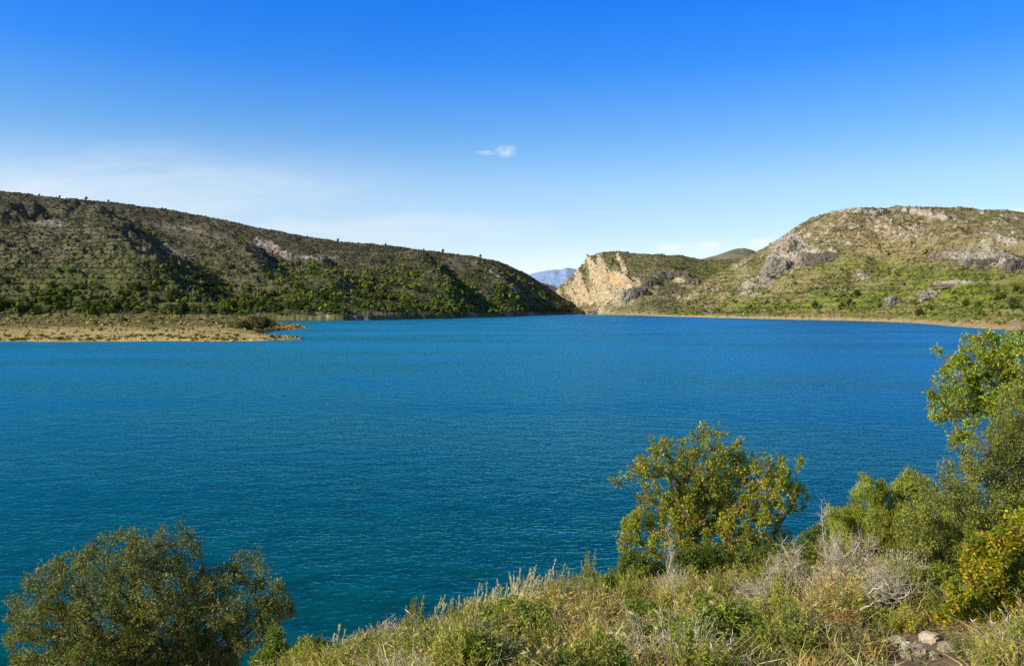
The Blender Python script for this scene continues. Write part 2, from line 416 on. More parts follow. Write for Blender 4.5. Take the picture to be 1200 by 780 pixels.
class Hill:
    def __init__(s, name, px0, px1, shoreY, ridgeY, ridgepy, p=1.0, nx=900, ny=420, foot=0.0, bank=2.5, seed=0,
                 namp=1.0, tmax=1.7, spurs=(), terr=None, masks=None, mat=None, label=None, tmin=-0.08, lump=1.0, gul=1.0, rough=1.0, shj=2.2):
        s.name = name; s.px0, s.px1 = px0, px1
        s.shoreY, s.ridgeY, s.ridgepy, s.p, s.foot, s.bank = shoreY, ridgeY, ridgepy, p, foot, bank
        px = np.linspace(px0, px1, nx)
        # denser rows where the slope faces the camera
        t = np.concatenate([np.linspace(tmin, 1.03, int(ny*0.86)), np.linspace(1.05, tmax, ny-int(ny*0.86))])
        PX, T = np.meshgrid(px, t)
        Y0 = shoreY(PX); Y1 = ridgeY(PX)
        jit = Y0*shj*0.001*(1.6*perlin(PX/11, 0*PX+0.5, seed+2)+0.9*perlin(PX/3.5, 0*PX+0.5, seed+4))
        Y = Y0+(Y1-Y0)*T+jit*(1-sstep(0.0, 0.10, T))
        X = (PX-600)/F*Y
        Z = s.base(PX, T)
        win = sstep(0.0, 0.22, T)*(1-0.75*sstep(0.72, 0.98, T))
        full = sstep(0.0, 0.15, T)
        L = lump
        Z = Z + win*L*(14*fbm(X/260, Y/260, 3, seed)+gul*10*(ridged(X/120+0.3*fbm(X/90, Y/90, 2, seed+9), Y/420, 3, seed+5)-0.9))
        Z = Z + full*namp*(2.4*fbm(X/38, Y/38, 4, seed+40)+1.0*ridged(X/22, Y/22, 3, seed+60))*(1-0.45*sstep(0.9, 1.0, T))
        for sp_ in spurs:
            wp = [s.world(a, b) for a, b in sp_['pts']]
            d, sg = seg_dist(X, Y, wp)
            d = d*sg   # positive: right hand side
            A = sp_['A']; wl = sp_.get('wl', 160.0); wr = sp_.get('wr', 35.0); rec = sp_.get('rec', 130.0)
            d = d+sp_.get('jit', 10.0)*fbm(X/30, Y/30, 4, seed+77)
            f = np.where(d < 0, np.exp(d/wl), np.where(d < wr, 1-2.0*sstep(0, wr, d)*0.85, -0.7*np.exp(-(d-wr)/rec)))
            # fade by distance from the line's ends (use unsigned distance as a fade)
            ex = np.minimum(np.hypot(X-wp[0][0], Y-wp[0][1]), np.hypot(X-wp[-1][0], Y-wp[-1][1]))
            along = 1.0
            for (e0, e1) in ((wp[0], wp[1]), (wp[-1], wp[-2])):
                tx, ty = e1[0]-e0[0], e1[1]-e0[1]; q = math.hypot(tx, ty)
                along = along*sstep(-sp_.get('fade', 60.0), sp_.get('fade', 60.0)*0.3, ((X-e0[0])*tx+(Y-e0[1])*ty)/q)
            Z = Z + A*f*along*full*(1-sstep(0.93, 1.0, T)*0.9)
        if terr is not None:
            am = terr(PX, HZ-(Z-CH)/Y*F, T)
            st = 7.0
            q = Z/st+0.25*fbm(X/150, Y/150, 2, seed+3)
            qz = (np.floor(q)+sstep(0.35, 0.75, q-np.floor(q)))*st
            Z = Z+(qz-q*st)*am
        s.PY = HZ-(Z-CH)/Y*F
        s.PX, s.T, s.X, s.Y, s.Z = PX, T, X, Y, Z
        gy = np.gradient(Z, axis=0)/np.maximum(np.gradient(Y, axis=0), 1e-3)
        gx = np.gradient(Z, axis=1)/np.where(np.abs(np.gradient(X, axis=1)) < 1e-3, 1e-3, np.gradient(X, axis=1))
        s.slope = np.hypot(gx, gy)
        s.mask = masks(s)           # (..,4)
        rk = np.clip(s.mask[..., 0], 0, 1)*full*(1-0.6*sstep(0.93, 1.0, T))
        Z = Z + rk*rough*(3.2*ridged(X/26, Y/26, 4, seed+90)+2.0*np.floor(2.2*fbm(X/14, Y/14, 3, seed+95)))
        s.Z = Z; s.PY = HZ-(Z-CH)/Y*F
        V = np.stack([X, Y, Z], -1).reshape(-1, 3)
        i = np.arange(ny-1)[:, None]*nx+np.arange(nx-1)[None, :]
        Q = np.stack([i, i+1, i+nx+1, i+nx], -1).reshape(-1, 4)
        me = mesh_np(name, V, [Q], mat, s.mask.reshape(-1, 4), smooth=True)
        s.nx, s.ny, s.tt = nx, ny, t
        s.obj = obj(name, me, kind='structure', label=label)
    def base(s, PX, T):
        Y1 = s.ridgeY(PX)
        H = CH+(HZ-s.ridgepy(PX))/F*Y1
        H = np.maximum(H, 1.5)
        Tc = np.clip(T, 0, 1)
        z = s.foot+(H-s.foot)*Tc**s.p
        z = np.maximum(z, s.foot+0*z)
        z = z+s.bank*sstep(0.0, 0.012, T)*(1-Tc)
        z = np.where(T < 0, s.foot+T*60, z)
        z = np.where(T > 1, H*(1-0.55*(T-1)-0.5*(T-1)**2), z)
        return z
    def world(s, px, py):
        t = np.linspace(0, 1, 400); P = np.full(400, float(px))
        z = s.base(P, t); Y = s.shoreY(P)+(s.ridgeY(P)-s.shoreY(P))*t
        rows = HZ-(z-CH)/Y*F
        i = int(np.argmin(np.abs(rows-py)))
        return ((px-600)/F*Y[i], Y[i])
    def sample(s, px, t):
        """surface point for px, t arrays (bilinear)"""
        fx = (px-s.px0)/(s.px1-s.px0)*(s.nx-1); fy = np.interp(t, s.tt, np.arange(s.ny))
        ix = np.clip(fx.astype(int), 0, s.nx-2); iy = np.clip(fy.astype(int), 0, s.ny-2)
        a = fx-ix; b = fy-iy
        def g(A): return (A[iy, ix]*(1-a)*(1-b)+A[iy, ix+1]*a*(1-b)+A[iy+1, ix]*(1-a)*b+A[iy+1, ix+1]*a*b)
        return g(s.X), g(s.Y), g(s.Z), g(s.PY), np.stack([g(s.mask[..., q]) for q in range(4)], -1)
    def spot(s, px, py):
        """surface point nearest to a place on the slope"""
        col = int(round((px-s.px0)/(s.px1-s.px0)*(s.nx-1)))
        m = s.T[:, col] <= 1.0
        i = int(np.argmin(np.where(m, np.abs(s.PY[:, col]-py), 1e9)))
        return np.array([s.X[i, col], s.Y[i, col], s.Z[i, col]])

def gb(s, x, y, a, b, ang=0):
    dx = s.PX-x; dy = s.PY-y
    c, q = math.cos(math.radians(ang)), math.sin(math.radians(ang))
    u = (dx*c+dy*q)/a; v = (-dx*q+dy*c)/b
    return np.exp(-(u*u+v*v))
def line_m(s, pts, wd):
    d, _ = seg_dist(s.PX+2.2*fbm(s.PX/9, s.PY/5, 3, 61), s.PY+1.2*fbm(s.PX/7, s.PY/4, 3, 62), pts)
    return np.exp(-(d/wd)**2)

# ---- left hill
def maskL(s):
    n = fbm(s.X/70, s.Y/70, 4, 3)
    rock = 0.12*sstep(0.55, 0.95, s.T)+0.15*sstep(0.15, 0.6, n)
    rock += 1.6*line_m(s, [(303, 285), (318, 289), (328, 295), (338, 300)], 3.6)
    rock += 0.35*gb(s, 215, 268, 60, 5, 8)+0.35*gb(s, 200, 292, 22, 9, 20)+0.7*gb(s, 370, 302, 25, 3)
    rock += 1.2*line_m(s, [(578, 318), (600, 336), (612, 344)], 2.5)*0.8
    rock += 0.35*(s.T < 0.03)*(s.PX > 300)*sstep(-0.3, 0.2, n)+0.3*gb(s, 60, 262, 70, 8, 5)
    green = 0.7*sstep(0.32, 0.08, s.T+0.12*n)+0.35*gb(s, 420, 325, 140, 25, 6)
    green += 0.2*sstep(0.7, 0.4, s.T)*sstep(-0.2, 0.3, n)
    tan = 0.7*gb(s, 80, 345, 90, 1.0)+0.15*sstep(0.03, 0.0, s.T)+0.9*gb(s, 440, 367, 22, 2.2)
    strk = sstep(0.25, 0.6, perlin(s.X/60, s.Z/5.5, 5))*(s.PX < 330)*sstep(0.65, 0.5, s.T)
    tan = tan+0.22*strk
    return np.clip(np.stack([rock, green, tan, 0.25*gb(s, 325, 294, 20, 8)], -1), 0, 1.5)
hillL = Hill('left_hill', -420, 697,
    curve([(-420, 820), (-100, 860), (150, 900), (300, 905), (400, 905), (450, 960), (520, 1060), (600, 1300), (650, 1560), (700, 1800)]),
    curve([(-420, 1450), (0, 1500), (200, 1560), (400, 1600), (560, 1720), (640, 1850), (700, 1905)]),
    curve([(-420, 205), (-150, 212), (0, 223), (50, 230), (100, 235), (150, 239), (200, 245), (250, 255), (300, 266), (350, 275), (400, 283), (440, 286), (480, 291),
           (520, 296), (560, 301), (585, 307), (600, 313), (620, 323), (640, 336), (655, 346), (670, 357), (685, 363), (697, 367)]),
    p=0.96, foot=0.0, bank=4.0, seed=11, spurs=[
        dict(pts=[(100, 262), (60, 262), (20, 266), (-40, 272)], A=-16, wl=70, wr=60, rec=80, fade=60),
        dict(pts=[(168, 356), (150, 330), (132, 300), (112, 272), (88, 254)], A=26, wl=150, wr=95, rec=140, jit=18),
        dict(pts=[(300, 320), (285, 300), (262, 282), (238, 268)], A=19, wl=80, wr=60, rec=70, jit=10),
        dict(pts=[(232, 345), (222, 325), (205, 306)], A=12, wl=80, wr=55, rec=60),
        dict(pts=[(392, 330), (372, 306), (350, 294)], A=10, wl=70, wr=48, rec=50),
        dict(pts=[(524, 350), (505, 325), (484, 306)], A=17, wl=80, wr=60, rec=60),
        dict(pts=[(600, 352), (578, 332), (556, 314)], A=17, wl=80, wr=60, rec=60),
        dict(pts=[(660, 365), (640, 352), (616, 334)], A=12, wl=60, wr=50, rec=60),
    ], terr=lambda px, py, t: 0.75*sstep(330, 200, px)*sstep(0.6, 0.35, t)*sstep(0.02, 0.08, t)+0.15,
    lump=0.5, gul=0.45, masks=maskL, mat=M_hillL, label='dark scrub covered hill on the left shore', nx=1000, ny=460)

# ---- middle rocky hill at the strait
def maskM(s):
    n = fbm(s.X/50, s.Y/50, 4, 23)
    rock = 0.15*sstep(0.0, 0.5, n)
    for pts, wd in (([(690, 303), (697, 322), (710, 340)], 3.2), ([(676, 318), (682, 334), (690, 352)], 3.0), ([(663, 328), (668, 342), (678, 356)], 2.6),
                    ([(652, 337), (657, 350), (668, 362)], 2.2), ([(723, 297), (727, 306), (732, 318)], 1.8), ([(702, 300), (706, 318), (716, 332)], 2.5)):
        rock += 1.0*line_m(s, pts, wd*1.15)
    rock += 1.4*gb(s, 719, 328, 17, 8.5, 15)+0.6*gb(s, 703, 318, 8, 11, 50)+0.8*gb(s, 698, 365, 12, 4)+0.5*gb(s, 738, 345, 10, 12, 20)+0.42*gb(s, 675, 340, 17, 20, 40)+0.35*gb(s, 702, 345, 14, 14)
    rock += 0.5*gb(s, 745, 330, 10, 6)+0.7*gb(s, 790, 326, 22, 4, 20)+0.4*gb(s, 715, 350, 30, 12)
    green = 0.35*gb(s, 720, 355, 30, 10)+0.2*gb(s, 790, 305, 60, 8)+0.4*gb(s, 700, 308, 8, 8)+0.6*gb(s, 840, 320, 40, 20)+0.1
    tan = 0.35*gb(s, 765, 322, 20, 4)+0.6*sstep(0.05, 0.0, s.T)+0.3*gb(s, 672, 338, 16, 12)
    org = 1.1*gb(s, 722, 328, 16, 7, 15)+0.35*gb(s, 672, 343, 16, 16)+0.25*gb(s, 700, 330, 15, 20)
    return np.clip(np.stack([rock, green, tan, org], -1), 0, 1.5)
hillM = Hill('strait_hill', 646, 960,
    curve([(646, 1900), (690, 1790), (710, 1640), (740, 1480), (770, 1400), (850, 1390), (960, 1500)]),
    curve([(646, 1960), (700, 2020), (760, 2050), (850, 2150), (960, 2300)]),
    curve([(646, 350), (652, 342), (660, 332), (670, 324), (680, 313), (690, 306), (700, 299), (708, 296), (715, 295.5), (730, 295.5), (745, 297), (770, 298), (800, 300),
           (815, 303), (830, 305), (850, 304), (880, 302), (960, 300)]),
    p=0.9, bank=2.0, seed=31, lump=0.6, gul=0.5, spurs=[
        dict(pts=[(735, 340), (722, 326), (712, 308)], A=10, wl=25, wr=16, rec=25, jit=6),
        dict(pts=[(724, 303), (729, 314), (735, 330), (742, 352), (748, 362)], A=10, wl=60, wr=30, rec=50, fade=30),
        dict(pts=[(690, 303), (697, 322), (710, 340)], A=14, wl=25, wr=16, rec=25, jit=6),
        dict(pts=[(676, 318), (682, 334), (690, 352)], A=12, wl=25, wr=16, rec=25, jit=6),
        dict(pts=[(737, 356), (752, 341), (770, 325), (785, 320), (800, 325), (814, 338)], A=7, wl=60, wr=30, rec=60, fade=30, jit=10),
    ], rough=0.8, namp=1.2, masks=maskM, mat=M_hillM, label='rocky hill with pale ribs and an orange cliff beside the strait', nx=620, ny=420)

# ---- right hill
def maskR(s):
    n = fbm(s.X/80, s.Y/80, 4, 53)
    n2 = fbm(s.X/30, s.Y/30, 4, 57)
    rock = 0.08*sstep(0.4, 0.9, s.T)+0.26*sstep(0.1, 0.55, n2)*sstep(0.15, 0.6, s.T)
    rock += 1.1*line_m(s, [(975, 248), (1000, 246), (1030, 250)], 2.2)+1.0*line_m(s, [(1060, 247), (1085, 250), (1110, 257)], 2.2)+0.9*gb(s, 1165, 277, 12, 3, 10)+0.8*gb(s, 1185, 285, 10, 4)
    rock += 0.9*gb(s, 925, 290, 14, 14)+0.6*gb(s, 945, 300, 18, 8)+0.9*gb(s, 1150, 305, 50, 6, 8)+0.5*gb(s, 1165, 295, 35, 8, 15)
    rock += 0.55*gb(s, 1120, 332, 45, 4)+0.5*gb(s, 1090, 345, 25, 7)+0.4*gb(s, 880, 345, 25, 8)+0.5*gb(s, 1010, 325, 14, 10)+0.35*gb(s, 1050, 272, 60, 8, 12)
    rock += 0.8*line_m(s, [(872, 336), (905, 318)], 2.5)*0.8
    n3 = ridged(s.X/60, s.Y/45, 4, 59)
    rock += 0.30*sstep(1.15, 1.7, n3)*sstep(0.25, 0.6, s.T)+0.2*sstep(1.3, 1.7, n3)*sstep(0.02, 0.1, s.T)
    rock += 0.35*gb(s, 930, 298, 40, 22)
    green = 0.95*gb(s, 1080, 322, 150, 14, 6)+0.9*gb(s, 1190, 350, 120, 20)+0.85*gb(s, 960, 350, 60, 9)+0.45*gb(s, 880, 325, 50, 20)+0.02+0.6*sstep(0.35, 0.15, s.T)
    green = green*(0.8+0.5*n)*1.15
    tan = 1.15*sstep(0.032, 0.012, s.T+0.015*n)+0.45*gb(s, 1040, 280, 70, 18)+0.4*gb(s, 900, 345, 45, 12)+0.3*sstep(0.1, 0.5, n2)
    org = 0.3*gb(s, 1050, 270, 60, 15)
    return np.clip(np.stack([rock, green, tan, org], -1), 0, 1.5)
hillR = Hill('right_hill', 735, 1750,
    curve([(735, 1560), (760, 1400), (800, 1260), (850, 1120), (900, 1010), (950, 940), (1000, 880), (1050, 800), (1080, 740), (1110, 640), (1150, 560), (1200, 500), (1400, 420), (1750, 380)]),
    curve([(735, 1580), (800, 1540), (860, 1580), (940, 1560), (1000, 1500), (1100, 1560), (1200, 1600), (1750, 1600)]),
    curve([(735, 368), (760, 363), (780, 355), (810, 340), (830, 326), (850, 314), (870, 304), (890, 293), (905, 285), (920, 276), (938, 263), (955, 255), (975, 247), (990, 244), (1010, 243),
           (1060, 242.5), (1090, 243.5), (1130, 244), (1165, 246), (1200, 249), (1300, 262), (1750, 280)]),
    p=1.18, bank=2.0, seed=71, lump=0.9, gul=0.75, spurs=[
        dict(pts=[(1080, 291), (1120, 297), (1160, 302), (1200, 306), (1260, 308)], A=9, wl=70, wr=16, rec=50, jit=14),
        dict(pts=[(900, 300), (915, 318), (925, 335)], A=8, wl=50, wr=20, rec=50),
        dict(pts=[(1060, 245), (1090, 252), (1112, 262)], A=9, wl=60, wr=22, rec=50),
        dict(pts=[(1035, 262), (1060, 285), (1075, 300)], A=6, wl=60, wr=30, rec=50),
    ], terr=lambda px, py, t: 0.35*sstep(0.02, 0.08, t),
    rough=1.7, namp=1.6, shj=3.5, masks=maskR, mat=M_hillR, label='bright green and rocky hill on the right shore', nx=1000, ny=480)

# ---- hills far behind
def mask0(s): return np.zeros(s.PX.shape+(4,))
Hill('back_hill', 790, 1050, curve([(790, 2900), (1050, 2900)]), curve([(790, 3400), (1050, 3400)]),
     curve([(790, 306), (820, 304), (840, 299), (855, 293.5), (865, 291), (872, 290.5), (882, 293), (892, 298), (910, 303), (1050, 310)]),
     seed=91, mat=M_back, masks=mask0, label='small rounded peak behind the right hill', nx=160, ny=90, lump=0.2, namp=0.5)
Hill('valley_hill', 560, 760, curve([(560, 2700), (760, 2500)]), curve([(560, 3300), (760, 3100)]),
     curve([(560, 340), (615, 328), (640, 332), (650, 336), (662, 341), (680, 335), (760, 330)]),
     seed=93, mat=M_back, masks=mask0, label='low olive hill seen through the gap of the strait', nx=160, ny=90, lump=0.2, namp=0.5)
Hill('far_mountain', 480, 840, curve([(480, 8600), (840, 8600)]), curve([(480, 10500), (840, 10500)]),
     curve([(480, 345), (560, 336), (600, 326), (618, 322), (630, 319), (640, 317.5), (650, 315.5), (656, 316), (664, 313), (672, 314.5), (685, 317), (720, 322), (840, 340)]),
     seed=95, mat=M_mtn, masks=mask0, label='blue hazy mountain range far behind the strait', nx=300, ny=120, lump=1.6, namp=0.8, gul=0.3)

# ------------------------------------------------------------------ spit on the left
def poly_sd(X, Y, pts):
    P = np.array([((a-600)/F*b, b) for a, b in pts])
    d = np.full(X.shape, 1e9); inside = np.zeros(X.shape, bool)
    n = len(P)
    for i in range(n):
        ax, ay = P[i]; bx, by = P[(i+1) % n]
        dx, dy = bx-ax, by-ay
        t = np.clip(((X-ax)*dx+(Y-ay)*dy)/(dx*dx+dy*dy), 0, 1)
        d = np.minimum(d, np.hypot(X-ax-t*dx, Y-ay-t*dy))
        c = ((ay > Y) != (by > Y)) & (X < (bx-ax)*(Y-ay)/(by-ay+1e-9)+ax)
        inside ^= c
    return np.where(inside, d, -d)
SP = [(-420, 300), (-150, 325), (0, 352), (60, 348), (130, 350), (200, 352), (260, 352), (310, 358), (345, 368), (358, 380), (335, 398), (308, 430), (300, 470), (318, 500),
      (345, 545), (360, 600), (352, 640), (330, 690), (322, 760), (326, 860), (335, 930), (200, 960), (-420, 940)]
nx, ny = 620, 260
pxs = np.linspace(-420, 380, nx); yy = np.exp(np.linspace(math.log(290), math.log(960), ny))
PX, Y = np.meshgrid(pxs, yy); X = (PX-600)/F*Y
sd = poly_sd(X, Y, SP)+4*fbm(X/18, Y/18, 4, 5)+1.0*fbm(X/5, Y/5, 3, 8)
Z = np.where(sd > 0, 0.9*(1-np.exp(-sd/5))+sd*0.020, sd*0.12)+sstep(0, 15, sd)*(0.5*fbm(X/25, Y/25, 4, 9)+0.5)
Z = np.maximum(Z, -3)
n = fbm(X/40, Y/14, 4, 19)
prow = HZ-(Z-CH)/Y*F
n4 = fbm(X/60, Y/7, 4, 29)
tan = 0.75-0.8*sstep(-0.1, 0.35, n4)+0.75*sstep(381, 390, prow)-0.6*sstep(386, 379, prow)
green = 0.3+0.8*sstep(-0.1, 0.4, n)+0.8*sstep(380, 372, prow)
rock = 0.0*sd
SPm = np.clip(np.stack([rock, green, tan, 0*tan], -1), 0, 1.2)
i = np.arange(ny-1)[:, None]*nx+np.arange(nx-1)[None, :]
Q = np.stack([i, i+1, i+nx+1, i+nx], -1).reshape(-1, 4)
obj('spit_ground', mesh_np('spit_ground', np.stack([X, Y, Z], -1).reshape(-1, 3), [Q], M_spit, SPm.reshape(-1, 4), smooth=True),
    kind='structure', label='low spit of dry straw coloured grass reaching into the water')
spX, spY, spZ, spD, spPX = X, Y, Z, sd, PX

# ------------------------------------------------------------------ outcrops (separate crags on the hills)
def crag_mesh(name, w, d, h, seed, mat, vert=0.5, sharp=1.0, sub=5):
    bpy.ops.mesh.primitive_ico_sphere_add(subdivisions=sub, radius=1.0)
    o = bpy.context.object; me = o.data
    COL_ = o.users_collection
    n = len(me.vertices)
    co_ = np.empty(n*3, np.float32); me.vertices.foreach_get('co', co_); co_ = co_.reshape(-1, 3)
    off = Vector((seed*3.1, seed*1.7, seed*0.9))
    out = np.empty_like(co_)
    for q in range(n):
        p = Vector(co_[q])
        a = mnoise.ridged_multi_fractal(p*1.3+off, 0.9, 2.1, 5, 1.0, 2.0)
        b = mnoise.noise(Vector((p.x*3.5, p.y*3.5, p.z*0.7))+off)
        c = mnoise.noise(p*7+off)
        c2 = mnoise.noise(Vector((p.x*1.5, p.y*1.5, p.z*8))+off)
        r = 0.72+0.17*sharp*a+0.22*vert*b+0.06*c+0.05*c2
        qn = p*r
        # blocky: push towards a box
        m = max(abs(p.x), abs(p.y), abs(p.z)); qn = qn*(1.0/m)**0.45
        out[q] = (qn.x*w, qn.y*d, qn.z*h)
    me.vertices.foreach_set('co', out.astype(np.float32).ravel())
    me.name = name; me.materials.append(mat)
    bpy.data.objects.remove(o)
    return me
def crag(hill, px, py, wpx, hpx, seed, mat, label, depth=0.7, rot=0, vert=0.5, sharp=1.0):
    p = hill.spot(px, py)
    s_ = p[1]/F
    me = crag_mesh('rock_outcrop', wpx*s_*0.62, wpx*s_*depth*0.5, hpx*s_*0.62, seed, mat, vert, sharp, 6 if wpx > 20 else 5)
    o = obj('rock_outcrop', me, label=label, cat='rock', group='limestone outcrops on the hills')
    o.location = (p[0], p[1]-wpx*s_*depth*0.10, p[2]-hpx*s_*0.06); o.rotation_euler = (0, 0, rot)
    return o
crag(hillR, 916, 321, 42, 34, 1, M_crag, 'largest pale grey limestone crag, on the left shoulder of the right hill', 0.8, 0.2, 0.8)
crag(hillR, 942, 304, 20, 17, 2, M_crag2, 'tan rock with a shaded right side just above right of the large grey crag', 0.8, 0.1)
crag(hillR, 963, 307, 32, 19, 3, M_crag_shade, 'low grey crag with a deep shadow, right of the tan rock', 0.6, -0.25, 0.6)
crag(hillR, 927, 288, 20, 14, 4, M_crag2, 'broken pale rocks on the skyline shoulder above the large grey crag', 0.8, 0.3)
crag(hillR, 906, 295, 9, 8, 5, M_crag2, 'small tan rock on the left edge of the right hill', 0.8)
crag(hillR, 1098, 301, 18, 9, 6, M_crag, 'leftmost block of the grey cliff band high on the right hill', 0.6, 0.1, 0.9)
crag(hillR, 1116, 304, 20, 11, 7, M_crag, 'second block from the left in the grey cliff band of the right hill', 0.6, -0.1, 0.9)
crag(hillR, 1136, 308, 24, 11, 8, M_crag, 'middle block of the grey cliff band of the right hill', 0.6, 0.15, 0.9)
crag(hillR, 1160, 313, 28, 17, 9, M_crag_shade, 'widest block of the grey cliff band, with a dark shaded face', 0.6, -0.1, 0.9)
crag(hillR, 1186, 314, 22, 20, 10, M_crag_shade, 'tall block at the right end of the grey cliff band', 0.7, 0.3, 0.9)
crag(hillR, 1046, 355, 15, 15, 11, M_crag, 'lone upright rock low on the right hill near the shore', 0.8, 0.2, 0.7)
crag(hillR, 1088, 347, 20, 10, 12, M_crag, 'wide low rock right of the lone upright rock', 0.7, 0.2, 0.7)
crag(hillR, 1113, 334, 26, 6, 13, M_crag2, 'flat pale ledge above the low rocks of the right hill', 0.6)
crag(hillR, 1110, 256, 18, 7, 14, M_crag, 'dark topped ledge just below the crest of the right hill', 0.7, -0.3)
crag(hillR, 1166, 278, 16, 5, 15, M_crag2, 'flat orange tinted slab high on the right hill', 0.7, -0.2)
crag(hillM, 698, 366, 22, 9, 16, M_crag2, 'pale boulder mass at the water edge below the orange cliff', 0.8)
crag(hillM, 738, 350, 16, 22, 17, M_crag, 'grey rock buttress right of the orange cliff at the strait', 0.9, 0.1, 0.9)
crag(hillM, 749, 346, 20, 17, 41, M_crag_shade, 'lowest shaded cliff block of the dark arch behind the strait', 0.9, 0.4, 0.7)
crag(hillM, 762, 335, 18, 15, 42, M_crag_shade, 'second cliff block up from the foot of the dark arch behind the strait', 0.8, 0.5, 0.7)
crag(hillM, 777, 325, 24, 13, 43, M_crag_shade, 'top left cliff block of the dark arch behind the strait', 0.7, 0.1, 0.7)
crag(hillM, 796, 325, 22, 12, 44, M_crag_shade, 'top right cliff block of the dark arch behind the strait', 0.7, -0.3, 0.7)
crag(hillM, 811, 333, 16, 13, 45, M_crag_shade, 'block at the right end of the dark arch behind the strait', 0.8, -0.5, 0.7)
crag(hillM, 793, 347, 10, 6, 18, M_crag, 'small pale crag below the shaded cliff behind the strait', 0.8)

# rocks along left shore and hill
for q, (px, py, wd, ht) in enumerate([(322, 293, 20, 6), (312, 287, 10, 5)]):
    crag(hillL, px, py, wd, ht, 30+q, M_crag2, ['long pale rock scar on the upper slope of the left hill', 'short pale rock at the upper end of the long rock scar'][q], 0.7, -0.5)

# ------------------------------------------------------------------ far vegetation
def ico():
    t = (1+5**0.5)/2
    v = np.array([(-1, t, 0), (1, t, 0), (-1, -t, 0), (1, -t, 0), (0, -1, t), (0, 1, t), (0, -1, -t), (0, 1, -t), (t, 0, -1), (t, 0, 1), (-t, 0, -1), (-t, 0, 1)], float)
    v /= np.linalg.norm(v[0])
    f = np.array([(0, 11, 5), (0, 5, 1), (0, 1, 7), (0, 7, 10), (0, 10, 11), (1, 5, 9), (5, 11, 4), (11, 10, 2), (10, 7, 6), (7, 1, 8), (3, 9, 4), (3, 4, 2), (3, 2, 6), (3, 6, 8), (3, 8, 9), (4, 9, 5), (2, 4, 11), (6, 2, 10), (8, 6, 7), (9, 8, 1)])
    return v, f
IV, IF = ico()
def blobs(P, Rr, cols, jit=0.3, rs=R):
    """many rough blobs in one mesh: P (n,3) centres, Rr (n,3) radii"""
    n = len(P)
    V = IV[None]*(1+jit*rs.uniform(-1, 1, (n, 12, 1)))
    a = rs.uniform(0, 6.28, n); c, s_ = np.cos(a)[:, None], np.sin(a)[:, None]
    V = np.stack([V[..., 0]*c-V[..., 1]*s_, V[..., 0]*s_+V[..., 1]*c, V[..., 2]], -1)
    V = V*Rr[:, None, :]+P[:, None, :]
    Fc = IF[None]+(np.arange(n)*12)[:, None, None]
    C = np.repeat(cols[:, None, :], 12, 1)*(1+0.25*rs.uniform(-1, 1, (n, 12, 1)))
    return V.reshape(-1, 3), Fc.reshape(-1, 3), C.reshape(-1, 3)

def leaf_quads(P, D, N, L, W, cols, bend=0.15, rs=R, shape=0.5):
    """kite leaves: base P, direction D, normal N"""
    n = len(P)
    D = D/np.maximum(np.linalg.norm(D, axis=1, keepdims=True), 1e-6)
    Sd = np.cross(D, N); Sd /= np.maximum(np.linalg.norm(Sd, axis=1, keepdims=True), 1e-6)
    Nn = np.cross(Sd, D)
    L = np.asarray(L).reshape(-1, 1)*np.ones((n, 1)); W = np.asarray(W).reshape(-1, 1)*np.ones((n, 1))
    b = P; tip = P+D*L-Nn*L*bend
    l = P+D*L*shape+Sd*W*0.5+Nn*W*0.18; r = P+D*L*shape-Sd*W*0.5+Nn*W*0.18
    V = np.stack([b, l, tip, r], 1).reshape(-1, 3)
    Q = np.arange(n)[:, None]*4+np.arange(4)[None]
    C = np.repeat(cols, 4, 0)
    return V, Q, C

def rdir(n, rs=R, up=0.0):
    d = rs.normal(size=(n, 3)); d /= np.linalg.norm(d, axis=1, keepdims=True); d[:, 2] += up
    return d/np.linalg.norm(d, axis=1, keepdims=True)

def far_tree(seed, h, wd, col, kind='pine'):
    rs = np.random.RandomState(seed)
    nb = rs.randint(6, 13)
    a = rs.uniform(0, 6.28, nb); rr = rs.uniform(0.1, 0.62, nb)*wd*0.5
    zz = rs.uniform(0.28, 0.86, nb)*h
    if kind == 'pine': rr = rr*(1.15-0.6*zz/h)
    P = np.stack([np.cos(a)*rr, np.sin(a)*rr, zz], 1)
    rad = rs.uniform(0.2, 0.34, nb)[:, None]*wd*np.array([[1, 1, 0.8]])
    cc = np.array(col)[None]*rs.uniform(0.6, 1.25, (nb, 1))
    V1, F1, C1 = blobs(P, rad*0.8, cc*0.7, 0.35, rs)
    # leaf tufts over the clumps
    m = 34
    ctr = np.repeat(P, m, 0); d = rdir(nb*m, rs, 0.25)
    pos = ctr+d*np.repeat(rad, m, 0)*rs.uniform(0.75, 1.2, (nb*m, 1))
    V2, Q2, C2 = leaf_quads(pos, d+0.6*rdir(nb*m, rs), rdir(nb*m, rs), 0.13*wd, 0.11*wd, np.repeat(cc, m, 0)*rs.uniform(0.7, 1.35, (nb*m, 1)), rs=rs)
    # trunk
    k = 6; an = np.arange(k)*2*np.pi/k
    rings = []
    for zf, rf in ((-0.25, 0.03), (0.3, 0.024), (0.7, 0.012)):
        rings.append(np.stack([np.cos(an)*rf*h, np.sin(an)*rf*h, np.full(k, zf*h)], 1))
    V3 = np.concatenate(rings)
    Q3 = np.array([(r*k+i, r*k+(i+1) % k, (r+1)*k+(i+1) % k, (r+1)*k+i) for r in range(2) for i in range(k)])
    C3 = np.tile(np.array([[0.12, 0.09, 0.06]]), (len(V3), 1))
    V = np.concatenate([V1, V2, V3]); C = np.concatenate([C1, C2, C3])
    me = mesh_np('pine_tree', V, [F1, Q2+len(V1), Q3+len(V1)+len(V2)], M_far, C)
    return me

